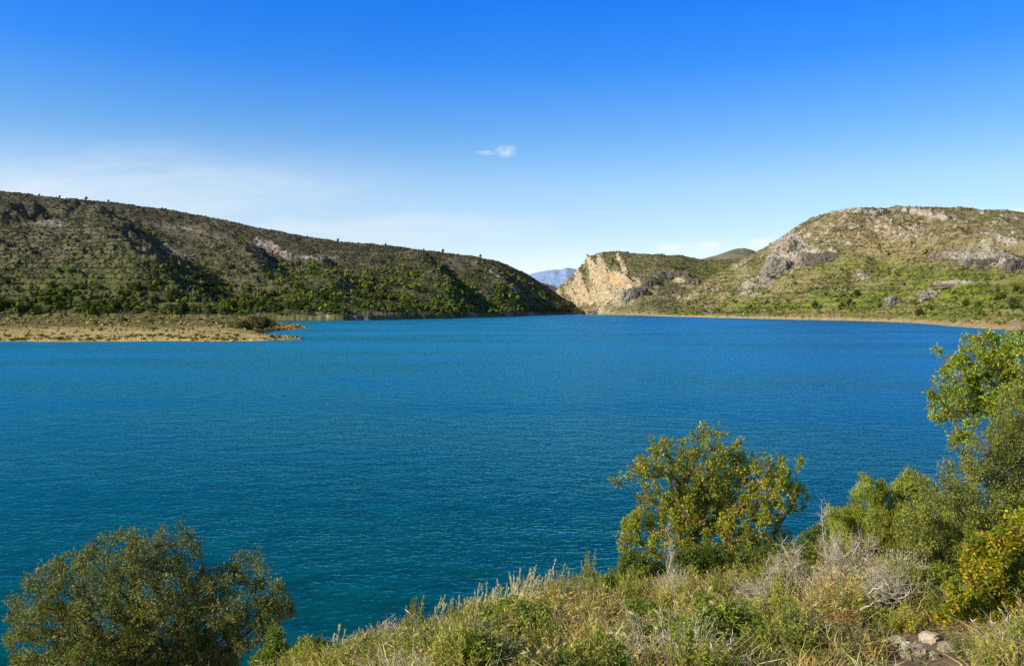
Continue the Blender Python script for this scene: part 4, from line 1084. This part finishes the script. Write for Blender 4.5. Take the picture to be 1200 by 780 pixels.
# ---- dead, bare shrubs
def dead_shrub(label, base, lobes, n_t, rs, tip_r=0.0028, twig=5, mat=M_dead, name='dead_shrub', tl=0.16, group=None):
    base = np.array(base, float)
    T = lobes_points(lobes, n_t, rs, 0.2)
    N, par, tips = skeleton(base, T, rs, 0.5, wig=0.10 if name != 'dead_sapling' else 0.03)
    r = radii(par, tips, len(N), tip_r, 0.42)
    A, B, ra, rb = N[par[1:]], N[1:], np.minimum(r[par[1:]], r[1:]*1.5), r[1:]
    # fine side twigs
    m = len(tips)*twig
    src = N[np.repeat(tips, twig)]-(N[np.repeat(tips, twig)]-N[par[np.repeat(tips, twig)]])*rs.uniform(0, 1, (m, 1))
    d = rdir(m, rs, 0.5)
    A = np.concatenate([A, src]); B = np.concatenate([B, src+d*tl*rs.uniform(0.4, 1.2, (m, 1))])
    ra = np.concatenate([ra, np.full(m, tip_r*0.8)]); rb = np.concatenate([rb, np.full(m, tip_r*0.35)])
    V, Q = tubes(A, B, ra, rb, 3)
    o = obj(name, mesh_np(name, V-base, [Q], mat, smooth=True), label=label, cat='shrub', group=group, loc=base)
    return o
def gbase(px, Yd, dz=-0.05):
    X_ = at(px, 0, Yd)[0]
    return (X_, Yd, float(ground(X_, Yd))+dz)
for ls, px, Yd, nt, lab in [
    ([(965, 600, 9), (966, 575, 5), (962, 625, 10), (968, 650, 12)], 967, 11.6, 60, 'tall thin dead sapling with bare grey twigs standing against the water'),
    ([(985, 640, 22), (1000, 660, 26), (970, 665, 22), (1015, 635, 16), (990, 690, 20)], 985, 11.0, 330, 'largest pale grey dead shrub, in front of the feathery bush'),
    ([(925, 650, 20), (915, 670, 22), (940, 680, 24), (905, 690, 20)], 925, 11.4, 300, 'pale tangled dead shrub right below the lone tree'),
    ([(1030, 680, 20), (1050, 690, 18), (1025, 700, 18)], 1035, 9.8, 200, 'grey dead shrub under the tall grey green bush'),
    ([(785, 640, 6), (786, 615, 4), (784, 670, 8)], 785, 11.8, 45, 'thin dead sapling in front of the lone tree'),
    ([(790, 680, 22), (770, 690, 20), (810, 690, 18)], 790, 11.6, 220, 'straw coloured dead shrub at the foot of the thin dead sapling'),
    ([(880, 700, 22), (900, 715, 20)], 890, 10.4, 190, 'pale dead shrub in the middle of the bank'),
    ([(640, 740, 22), (660, 750, 20), (620, 755, 18)], 640, 9.2, 190, 'grey twiggy dead shrub at the bottom right of centre'),
    ([(465, 760, 20), (480, 770, 18), (445, 765, 14)], 465, 9.0, 170, 'dark grey twiggy dead shrub near the bottom left end of the bank'),
    ([(790, 740, 18), (770, 752, 18)], 780, 9.0, 150, 'low bare dead shrub near the bottom of the bank'),
    ([(1000, 745, 20), (975, 755, 20)], 985, 8.6, 170, 'bare dead shrub left of the pale stones'),
]:
    thin = 'sapling' in lab
    if thin:
        top, bot = min(q[1] for q in ls), max(q[1] for q in ls)
        ls = [(ls[0][0]+3*math.sin(j*1.7), bot-j*(bot-top)/11.0, 2.0+0.45*(11-j)) for j in range(12)]
    dead_shrub(lab, name='dead_sapling' if thin else 'dead_shrub', base=gbase(px, Yd), lobes=lobes_px(ls, Yd, 0.9, rs, 0.2 if not thin else 0.02), n_t=nt if thin else int(nt*0.6), rs=rs, tip_r=0.0020 if thin else 0.0033,
               twig=5 if not thin else 3, tl=0.16 if not thin else 0.11,
               mat=M_dead if ('grey' in lab or 'pale' in lab or thin) else M_twig)

# fallen bleached branches
def fallen(label, p0, p1, r, rs):
    n = 9
    t = np.linspace(0, 1, n)[:, None]
    P = p0+(p1-p0)*t+rs.normal(size=(n, 3))*0.018; P[:, 2] += 0.08*np.sin(t[:, 0]*3.1)
    rr = r*(1-0.75*t[:, 0])
    A, B = P[:-1], P[1:]; ra, rb = rr[:-1], rr[1:]
    tw = []
    for q in range(2, n-1):
        d = rdir(1, rs, 0.4)[0]; tw.append((P[q], P[q]+d*0.22, rr[q]*0.5, rr[q]*0.15))
    A = np.concatenate([A, [q[0] for q in tw]]); B = np.concatenate([B, [q[1] for q in tw]])
    ra = np.concatenate([ra, [q[2] for q in tw]]); rb = np.concatenate([rb, [q[3] for q in tw]])
    V, Q = tubes(A, B, ra, rb, 6)
    obj('fallen_branch', mesh_np('fallen_branch', V-p0, [Q], M_dead, smooth=True), label=label, cat='branch', loc=p0)
fallen('bleached branch leaning over dry twigs, left of the grey green bush foot', at(1010, 716, 9.2), at(1048, 708, 9.3), 0.011, rs)
fallen('upper bleached branch lying across the dark twigs', at(1020, 692, 9.5), at(1055, 694, 9.5), 0.009, rs)
fallen('thin bleached branch slanting up right near the pale stones', at(1050, 705, 9.1), at(1085, 697, 9.3), 0.009, rs)
fallen('slanting pale stick above the fallen branches', at(1018, 700, 9.8), at(1038, 655, 10.0), 0.008, rs)

# ---- stones
def stone(label, px, py, w_, h_, seed, Yd=None):
    Yd = Yd or 7.6
    X_ = at(px, 0, Yd)[0]; gz = float(ground(X_, Yd))
    me = crag_mesh('stone', w_*0.36, w_*0.28, h_*0.42, seed, M_stone, 0.3, 1.1, 5)
    o = obj('stone', me, label=label, cat='rock', loc=(X_, Yd, gz+h_*0.12)); o.rotation_euler = (0.1, -0.15, seed)
# find the depth at which the ground meets a picture row
def gdepth(px, py):
    Ys = np.linspace(5, 15, 800); Xs = (px-600)/F*Ys
    row = HZ-(ground(Xs, Ys)-CH)/Ys*F
    return float(Ys[int(np.argmin(np.abs(row-py)))])
for lab, px, py, w_, h_, sd_ in [('pale cream stone beside dry grass, leftmost of the bare stones', 1070, 771, 0.36, 0.30, 3), ('flat cream stone topmost of the bare stones', 1090, 750, 0.36, 0.16, 4),
                                 ('broad brown tinted stone right of the cream stones', 1118, 764, 0.42, 0.20, 5), ('low stone half hidden under grass, left above the cream stone', 1052, 754, 0.26, 0.14, 6),
                                 ('small pale stone at the far right bottom corner', 1194, 772, 0.2, 0.14, 7), ('small cream stone between the two larger cream stones', 1094, 772, 0.18, 0.13, 8),
                                 ('brown stone peeking from twigs near the left end of the bank', 423, 770, 0.22, 0.12, 9)]:
    stone(lab, px, py, w_, h_, sd_, gdepth(px, py))

# ---- low shrub prototypes, repeated over the bank
def upright_mesh(seed, ns, per, L, W, pal, spread=0.45, col_lo=0.25):
    rs = np.random.RandomState(seed)
    # stems
    a = rs.uniform(0, 6.28, ns); tilt = rs.uniform(0, 1, ns)**0.6*spread
    hgt_ = rs.uniform(0.45, 1.05, ns)*(1-0.45*(tilt/spread)**2)
    b = np.stack([rs.normal(size=ns)*0.07, rs.normal(size=ns)*0.07, np.zeros(ns)-0.05], 1)
    tip = b+np.stack([np.cos(a)*tilt, np.sin(a)*tilt, hgt_], 1)
    mid = (b+tip)/2+np.stack([np.cos(a)*tilt*0.18, np.sin(a)*tilt*0.18, np.zeros(ns)-0.02], 1)+rs.normal(size=(ns, 3))*0.02
    A = np.concatenate([b, mid]); B = np.concatenate([mid, tip])
    V, Q = tubes(A, B, np.concatenate([np.full(ns, 0.008), np.full(ns, 0.005)]), np.concatenate([np.full(ns, 0.005), np.full(ns, 0.002)]), 3)
    t = rs.uniform(col_lo, 1.0, (ns, per, 1))
    P = (1-t)**2*b[:, None]+2*t*(1-t)*mid[:, None]+t*t*tip[:, None]
    P = P.reshape(-1, 3)+rs.normal(size=(ns*per, 3))*0.012
    dr = np.repeat(tip-mid, per, 0); dr /= np.linalg.norm(dr, axis=1, keepdims=True)
    pal = np.array(pal)
    c = pal[rs.randint(len(pal), size=ns)]; c = np.repeat(c, per, 0)*rs.uniform(0.7, 1.35, (ns*per, 1))
    V2, Q2, C2 = leaf_quads(P, dr*0.9+rdir(ns*per, rs), rdir(ns*per, rs), L*rs.uniform(0.6, 1.3, ns*per), W, c, 0.1, rs)
    return (V, Q), (V2, Q2, C2)
def round_mesh(seed, nt, per, L, W, pal):
    rs = np.random.RandomState(seed)
    lob = [(rs.uniform(-.28, .28), rs.uniform(-.28, .28), rs.uniform(.4, .7), .28, .28, .25) for _ in range(6)]
    T = lobes_points(lob, nt, rs, 0.3)
    N, par, tips = skeleton(np.array([0, 0, -0.05]), T, rs, 0.4)
    r = radii(par, tips, len(N), 0.004, 0.42)
    V, Q = tubes(N[par[1:]], N[1:], np.minimum(r[par[1:]], r[1:]*1.5), r[1:], 3)
    dirs = N[tips]-N[par[tips]]; dirs /= np.maximum(np.linalg.norm(dirs, axis=1, keepdims=True), 1e-6)
    return (V, Q), leafy(N[tips], dirs, per, 0.09, L, W, pal, rs, lite=0.4)
KINDS = {}
def kind(key, name, data, mat, bark=M_twig):
    (V, Q), (V2, Q2, C2) = data
    KINDS.setdefault(key, []).append((name, mesh_np('stems', V, [Q], bark, smooth=True), mesh_np('foliage', V2, [Q2], mat, C2)))
ROSE = [(0.265, 0.31, 0.045), (0.398, 0.389, 0.045), (0.477, 0.389, 0.068), (0.212, 0.259, 0.045)]
BROOM = [(0.514, 0.473, 0.076), (0.642, 0.538, 0.107), (0.407, 0.43, 0.06)]
STRAW = [(0.8, 0.572, 0.183), (0.8, 0.706, 0.256), (0.694, 0.438, 0.147), (0.8, 0.688, 0.292)]
GRY = [(0.377, 0.361, 0.112), (0.496, 0.445, 0.158), (0.298, 0.304, 0.079)]
PALE = [(0.726, 0.627, 0.399), (0.638, 0.526, 0.315), (0.792, 0.717, 0.504), (0.506, 0.403, 0.231)]
GRN = [(0.319, 0.384, 0.035), (0.404, 0.448, 0.052), (0.234, 0.298, 0.035)]
RUST = [(0.462, 0.231, 0.076), (0.385, 0.262, 0.076), (0.524, 0.339, 0.136)]
for q in range(2):
    kind('rosemary', 'rosemary_shrub', upright_mesh(40+q, 70, 50, 0.06, 0.020, ROSE, 0.5), M_leafm)
    kind('broom', 'broom_shrub', upright_mesh(50+q, 110, 28, 0.075, 0.018, BROOM, 0.55), M_grass)
    kind('straw', 'dry_shrub', upright_mesh(60+q, 130, 16, 0.10, 0.014, STRAW, 0.65, 0.1), M_grass, M_twig)
    kind('pale', 'pale_dry_shrub', upright_mesh(65+q, 190, 12, 0.12, 0.012, PALE, 0.8, 0.1), M_grass, M_dead)
    kind('grey', 'grey_shrub', upright_mesh(70+q, 100, 32, 0.055, 0.020, GRY, 0.6), M_leafm)
    kind('green', 'green_shrub', round_mesh(80+q, 110, 20, 0.075, 0.042, GRN), M_leaf)
    kind('rust', 'rusty_shrub', round_mesh(90+q, 100, 16, 0.06, 0.03, RUST), M_leafm)
    kind('dark', 'mastic_shrub', round_mesh(85+q, 120, 20, 0.07, 0.038, MASTIC), M_leaf)
made = {}
def place(key, X_, Y_, h_, w_, rs, label, group=None, lean=0.12):
    v_ = rs.randint(len(KINDS[key]))
    nm, st, fo = KINDS[key][v_]
    if (key, v_) not in made:
        t = thing(nm, (0, 0, 0), label, 'shrub', group)
        obj('stems', st, t); obj('foliage', fo, t); made[(key, v_)] = t
    else:
        t = copy_tree(made[(key, v_)], label)
        if group: t['group'] = group
        elif 'group' in t: del t['group']
    t.location = (X_, Y_, float(ground(X_, Y_))-0.03); t.scale = (w_, w_, h_)
    t.rotation_euler = (rs.uniform(-lean, lean), rs.uniform(-lean, lean), rs.uniform(0, 6.28))
    return t
rs = np.random.RandomState(77)
# hand placed: (kind, px, top row, depth, width)
for key, px, top, Yd, w_, lab in [
    ('rosemary', 692, 640, 12.0, 0.42, 'upright brownish green shrub with a pointed top, left of the lone tree'),
    ('rosemary', 672, 668, 11.8, 0.55, 'olive green shrub just left of the pointed shrub'),
    ('broom', 655, 682, 11.3, 0.6, 'yellow green shrub left of the olive green shrub on the bank edge'),
    ('green', 715, 662, 12.4, 0.5, 'green shrub between the pointed shrub and the lone tree'),
    ('rosemary', 485, 693, 10.0, 0.42, 'dark upright shrub sticking out alone on the left part of the bank edge'),
    ('broom', 612, 690, 11.0, 0.7, 'bushy yellow green shrub under the tall feathery grass'),
    ('broom', 570, 698, 10.7, 0.7, 'pale yellow green shrub on the edge, left of the tall feathery grass'),
    ('broom', 545, 708, 10.4, 0.6, 'yellowish shrub on the bank edge right of the dark upright shrub'),
    ('grey', 515, 722, 10.2, 0.6, 'grey green shrub just right of the dark upright shrub'),
    ('rust', 450, 730, 9.7, 0.5, 'brownish shrub on the edge left of the dark upright shrub'),
    ('rosemary', 415, 745, 9.3, 0.5, 'small olive shrub near the left end of the bank edge'),
    ('dark', 400, 755, 9.3, 0.5, 'small dark shrub at the left end of the bank'),
    ('green', 730, 690, 11.6, 0.55, 'green shrub in front of the left foot of the lone tree'),
    ('rosemary', 690, 700, 10.8, 0.6, 'dark olive shrub below the pointed shrub'),
    ('green', 950, 655, 11.9, 0.5, 'light green upright shrub between the two pale dead shrubs'),
    ('broom', 985, 585, 13.4, 0.5, 'pale yellow shrub at the left side of the feathery bush'),
    ('rust', 880, 690, 11.2, 0.45, 'rusty brown shrub below the lone tree'),
    ('rust', 1140, 745, 8.2, 0.5, 'rusty low shrub under the yellow leaved bush'),
    ('grey', 1130, 750, 7.9, 0.4, 'grey green low shrub right above the bare stones'),
    ('green', 870, 715, 10.0, 0.5, 'dark green cushion shrub in the middle of the bank'),
    ('grey', 820, 690, 11.3, 0.6, 'greyish shrub right of the thin dead sapling'),
    ('straw', 935, 730, 9.2, 0.7, 'pale straw coloured shrub low in the right half of the bank'),
    ('straw', 1010, 755, 8.0, 0.6, 'straw coloured shrub left of the bare stones'),
    ('pale', 925, 660, 10.9, 0.75, 'widest pale bleached tuft, right below the lone tree'),
    ('pale', 985, 650, 10.6, 0.6, 'pale bleached tuft at the foot of the tall dead sapling'),
    ('pale', 800, 672, 11.0, 0.65, 'pale bleached tuft at the foot of the thin dead sapling'),
    ('pale', 735, 700, 10.4, 0.5, 'pale dry tuft below the green shrub of the lone tree'),
    ('pale', 640, 720, 9.8, 0.5, 'pale dry tuft under the yellow green shrub of the edge'),
    ('pale', 590, 735, 9.4, 0.45, 'pale dry tuft near the bottom left of the bank'),
    ('pale', 870, 745, 8.8, 0.5, 'pale dry tuft low in the middle of the bank'),
    ('pale', 950, 738, 8.9, 0.5, 'pale dry tuft left of the dead twigs near the stones'),
    ('pale', 690, 752, 8.8, 0.5, 'pale dry tuft at the bottom edge below the pointed shrub'),
    ('rosemary', 660, 700, 10.3, 0.6, 'dark olive shrub in the left half of the bank below its edge'),
    ('green', 640, 745, 9.0, 0.5, 'fresh green shrub near the bottom, left of centre of the bank'),
    ('green', 905, 740, 8.9, 0.45, 'fresh green shrub low between two pale dry tufts'),
    ('dark', 990, 740, 9.0, 0.4, 'dark green shrub under the dead twigs left of the stones'),
    ('green', 915, 655, 11.0, 0.4, 'light green shrub standing left of the largest pale dead shrub'),
    ('rosemary', 1005, 665, 10.4, 0.5, 'olive green shrub breaking the pale dead twigs below the feathery bush'),
    ('green', 960, 690, 10.2, 0.45, 'lime green shrub in the middle of the pale dead twigs'),
    ('rosemary', 1065, 655, 10.0, 0.6, 'olive shrub between the dead twigs and the yellow leaved bush'),
    ('broom', 1060, 700, 9.2, 0.5, 'yellow green shrub behind the bare stones'),
    ('dark', 845, 725, 9.6, 0.5, 'dark green shrub low in the middle of the bank'),
]:
    X_ = at(px, 0, Yd)[0]
    topz = CH-(top-HZ)/F*Yd; h_ = max(topz-float(ground(X_, Yd)), 0.3)
    place(key, X_, Yd, h_/0.98, w_*1.0, rs, lab, lean=0.04)
GL = {'rosemary': 'low olive green needle leaved shrub among the dry growth of the bank', 'broom': 'low yellow green shrub among the dry growth of the bank', 'straw': 'low straw coloured dry shrub on the bank',
      'grey': 'low grey green shrub among the dry growth of the bank', 'green': 'low round fresh green shrub on the bank', 'pale': 'low bleached tuft of dry twigs on the bank', 'rust': 'low rusty brown shrub on the bank', 'dark': 'low dark green shrub on the bank'}
cnt = 0
while cnt < 240:
    X_ = rs.uniform(-4.2, 11.5); Ey = np.interp(X_, _ex, _ey); Y_ = rs.uniform(6.2, Ey+0.5)
    z = float(ground(X_, Y_)); px = X_/Y_*F+600; py = HZ-(z-CH)/Y_*F
    if px < 320 or px > 1240 or py > 815: continue
    if 1030 < px < 1150 and py > 722: continue
    cl = float(fbm(np.array([X_/1.4]), np.array([Y_/1.4]), 2, 900)[0])
    if px < 720: pr = [0.18, 0.30, 0.16, 0.10, 0.12, 0.05, 0.09]
    elif px < 960: pr = [0.16, 0.16, 0.17, 0.13, 0.22, 0.07, 0.10]
    else: pr = [0.14, 0.14, 0.24, 0.14, 0.18, 0.08, 0.09]
    keys = ['rosemary', 'broom', 'straw', 'grey', 'green', 'rust', 'dark', 'pale']; pr = pr+[0.13]
    key = keys[rs.choice(8, p=np.array(pr)/sum(pr))]
    h_ = rs.uniform(0.30, 0.80)*(0.85 if key in ('green', 'dark', 'rust') else 1.0)
    if Y_ > Ey-0.9: h_ *= 0.8
    place(key, X_, Y_, h_, rs.uniform(0.45, 0.95), rs, GL[key], 'low shrubs covering the bank')
    cnt += 1

# ---- grass
def blades(P, D, h, wd, cols, rs, curl=0.35):
    n = len(P)
    D = D/np.linalg.norm(D, axis=1, keepdims=True)
    side = np.cross(D, rdir(n, rs)); side /= np.linalg.norm(side, axis=1, keepdims=True)
    cd = rdir(n, rs); cd[:, 2] = -0.3
    h = h[:, None]; w_ = wd[:, None] if hasattr(wd, '__len__') else wd
    p0 = P; p1 = P+D*h*0.55+cd*h*curl*0.2; p2 = P+D*h*0.95+cd*h*curl
    V = np.stack([p0-side*w_, p0+side*w_, p1+side*w_*0.8, p1-side*w_*0.8, p2], 1).reshape(-1, 3)
    b = np.arange(n)[:, None]*5
    Q = b+np.array([[0, 1, 2, 3]]); T_ = b+np.array([[3, 2, 4]])
    C = np.repeat(cols, 5, 0).reshape(n, 5, 3)*np.array([0.6, 0.6, 1.0, 1.0, 1.15])[None, :, None]
    return V, Q, T_, C.reshape(-1, 3)
def bank_points(n, rs, thr, seed, xr=(-4.5, 15), over=0.8, sc=1.0):
    out = []
    tot_ = 0
    while tot_ < n:
        X_ = rs.uniform(xr[0], xr[1], n*2); Ey = np.interp(X_, _ex, _ey); Y_ = 5.8+rs.uniform(0, 1, n*2)*(Ey+over-5.8)
        px = X_/Y_*F+600
        c = fbm(X_/sc, Y_/sc, 3, seed)
        m = (px > 290) & (px < 1500) & (rs.uniform(0, 1, n*2) < sstep(thr-0.25, thr+0.3, c))
        rows = HZ-(ground(X_, Y_)-CH)/Y_*F
        m &= rows < 830
        m &= ~((px > 1040) & (px < 1135) & (rows > 738) & (rs.uniform(0, 1, n*2) < 0.90))
        out.append(np.stack([X_[m], Y_[m]], 1)); tot_ += m.sum()
    P = np.concatenate(out)[:n]
    return np.column_stack([P, ground(P[:, 0], P[:, 1])-0.01])
def grass_obj(name, label, n, thr, seed, pal, h0, h1, wd, spread, curl, sc=1.0, tuft=1, over=0.8):
    rs = np.random.RandomState(seed)
    P = bank_points(n//tuft, rs, thr, seed, over=over, sc=sc)
    pal = np.array(pal)
    c = pal[rs.randint(len(pal), size=len(P))]
    hsc = rs.uniform(h0, h1, len(P))
    P = np.repeat(P, tuft, 0); c = np.repeat(c, tuft, 0)*rs.uniform(0.7, 1.3, (len(P), 1))*(1+0.55*fbm(P[:, 0]/0.7, P[:, 1]/0.7, 3, seed+5))[:, None].clip(0.45, 1.6); hh = np.repeat(hsc, tuft)*rs.uniform(0.5, 1.1, len(P))
    P = P+np.column_stack([rs.normal(size=(len(P), 2))*0.035, np.zeros(len(P))])
    D = rdir(len(P), rs)*spread; D[:, 2] = np.abs(D[:, 2])+1.0
    V, Q, T_, C = blades(P, D, hh, wd, c, rs, curl)
    obj(name, mesh_np(name, V, [Q, T_], M_grass, C), kind='stuff', label=label)
grass_obj('dry_grass', 'dry straw coloured grass covering the bank', 30000, -0.25, 301, STRAW, 0.18, 0.55, 0.0050, 0.8, 0.5, 1.0, 14)
grass_obj('green_grass', 'yellow green grass and herbs growing through the dry grass', 14000, 0.0, 302, [(0.31, 0.33, 0.06), (0.42, 0.40, 0.09), (0.21, 0.26, 0.04)], 0.15, 0.45, 0.0055, 0.8, 0.4, 1.3, 16)
grass_obj('rusty_grass', 'reddish brown dead grass low on the bank', 8000, 0.1, 303, [(0.32, 0.18, 0.08), (0.24, 0.14, 0.07), (0.4, 0.26, 0.12)], 0.12, 0.35, 0.0045, 1.0, 0.5, 1.6, 14)
# ground twigs
rs = np.random.RandomState(311)
P = bank_points(12000, rs, -0.2, 311, sc=0.8)
P[:, 2] += rs.uniform(0, 0.18, len(P)); D = rdir(len(P), rs, 0.35)
pal = np.array([(0.50, 0.42, 0.28), (0.34, 0.26, 0.15), (0.58, 0.49, 0.33), (0.2, 0.15, 0.09)])
V, Q, T_, C = blades(P, D, rs.uniform(0.1, 0.4, len(P)), 0.0038, pal[rs.randint(4, size=len(P))], rs, 0.25)
obj('dry_twigs', mesh_np('dry_twigs', V, [Q, T_], M_grass, C), kind='stuff', label='tangle of thin dry twigs over the bank')
# low leafy herbs
P = bank_points(26000, rs, 0.05, 312, sc=0.9)
P[:, 2] += rs.uniform(0, 0.22, len(P))
pal = np.array([(0.22, 0.27, 0.04), (0.31, 0.33, 0.06), (0.16, 0.20, 0.04), (0.38, 0.32, 0.09)])
V, Q, C = leaf_quads(P, rdir(len(P), rs, 0.4), rdir(len(P), rs, 0.6), rs.uniform(0.03, 0.06, len(P)), 0.028, pal[rs.randint(4, size=len(P))]*rs.uniform(0.7, 1.3, (len(P), 1)), rs=rs)
obj('herbs', mesh_np('herbs', V, [Q], M_leafm, C), kind='stuff', label='small leafy herbs between the shrubs of the bank')

# tall feathery grass clumps on the bank edge
def feather(px, Yd, n, h0, h1, rs, label, lean=0.25):
    X_ = at(px, 0, Yd)[0]; base = np.array([X_, Yd, float(ground(X_, Yd))-0.02])
    P = np.column_stack([rs.normal(size=(n, 2))*0.12, np.zeros(n)])
    D = rdir(n, rs)*0.30; D[:, 0] += lean*rs.uniform(0.3, 2.2, n); D[:, 2] = 1.0
    h = rs.uniform(h0, h1, n)
    Dn = D/np.linalg.norm(D, axis=1, keepdims=True)
    pal = np.array(STRAW)
    V, Q, T_, C = blades(P, D, h, 0.0045, pal[rs.randint(4, size=n)]*1.1, rs, 0.10)
    # plume heads: short fine hairs along the upper third
    m = 26; k_ = n//2
    t = rs.uniform(0.68, 1.0, (k_, m, 1)); pp = (P[:k_, None]+Dn[:k_, None]*h[:k_, None, None]*t).reshape(-1, 3)
    pp[:, 0] += 0.0
    d2 = np.repeat(Dn[:k_], m, 0)+rdir(k_*m, rs)*0.35
    V2, Q2, C2 = leaf_quads(pp, d2, rdir(k_*m, rs), 0.05, 0.010, np.tile(np.array([[0.74, 0.63, 0.36]]), (k_*m, 1)), rs=rs)
    t_ = thing('feather_grass', base, label, 'grass clump')
    obj('blades', mesh_np('blades', V, [Q, T_], M_grass, C), t_)
    obj('plumes', mesh_np('plumes', V2, [Q2], M_grass, C2), t_)
rs = np.random.RandomState(91)
for px, Yd, n_, h0, h1, lab in [(610, 11.2, 70, 0.5, 0.85, 'tallest feathery grass clump on the bank edge left of the pointed shrub'),
                                (598, 11.0, 50, 0.45, 0.75, 'feathery grass clump touching the left side of the tallest clump'),
                                (553, 10.6, 60, 0.4, 0.68, 'arching feathery grass clump between the dark upright shrub and the tallest clump'),
                                (572, 10.7, 40, 0.35, 0.62, 'short feathery grass clump beside the arching clump'),
                                (540, 10.5, 30, 0.3, 0.6, 'sparse feathery grass clump at the left of the arching clump'),
                                (640, 11.3, 36, 0.35, 0.62, 'thin feathery grass clump right of the tallest clump'),
                                (435, 9.6, 26, 0.3, 0.62, 'thin grass clump leaning at the left end of the bank edge'),
                                (392, 9.3, 14, 0.25, 0.6, 'few pale stalks right of the olive green tree'),
                                (510, 10.2, 22, 0.3, 0.6, 'thin stalks right of the dark upright shrub')]:
    feather(px, Yd, n_, h0, h1, rs, lab)

# ------------------------------------------------------------------ render settings
scene.render.engine = 'CYCLES'
scene.cycles.use_denoising = False
scene.cycles.max_bounces = 5
scene.cycles.diffuse_bounces = 2
scene.cycles.glossy_bounces = 2
scene.cycles.transmission_bounces = 3
scene.cycles.sample_clamp_indirect = 6
scene.view_settings.view_transform = 'Standard'
scene.view_settings.look = 'None'
scene.view_settings.exposure = 0
scene.view_settings.gamma = 1
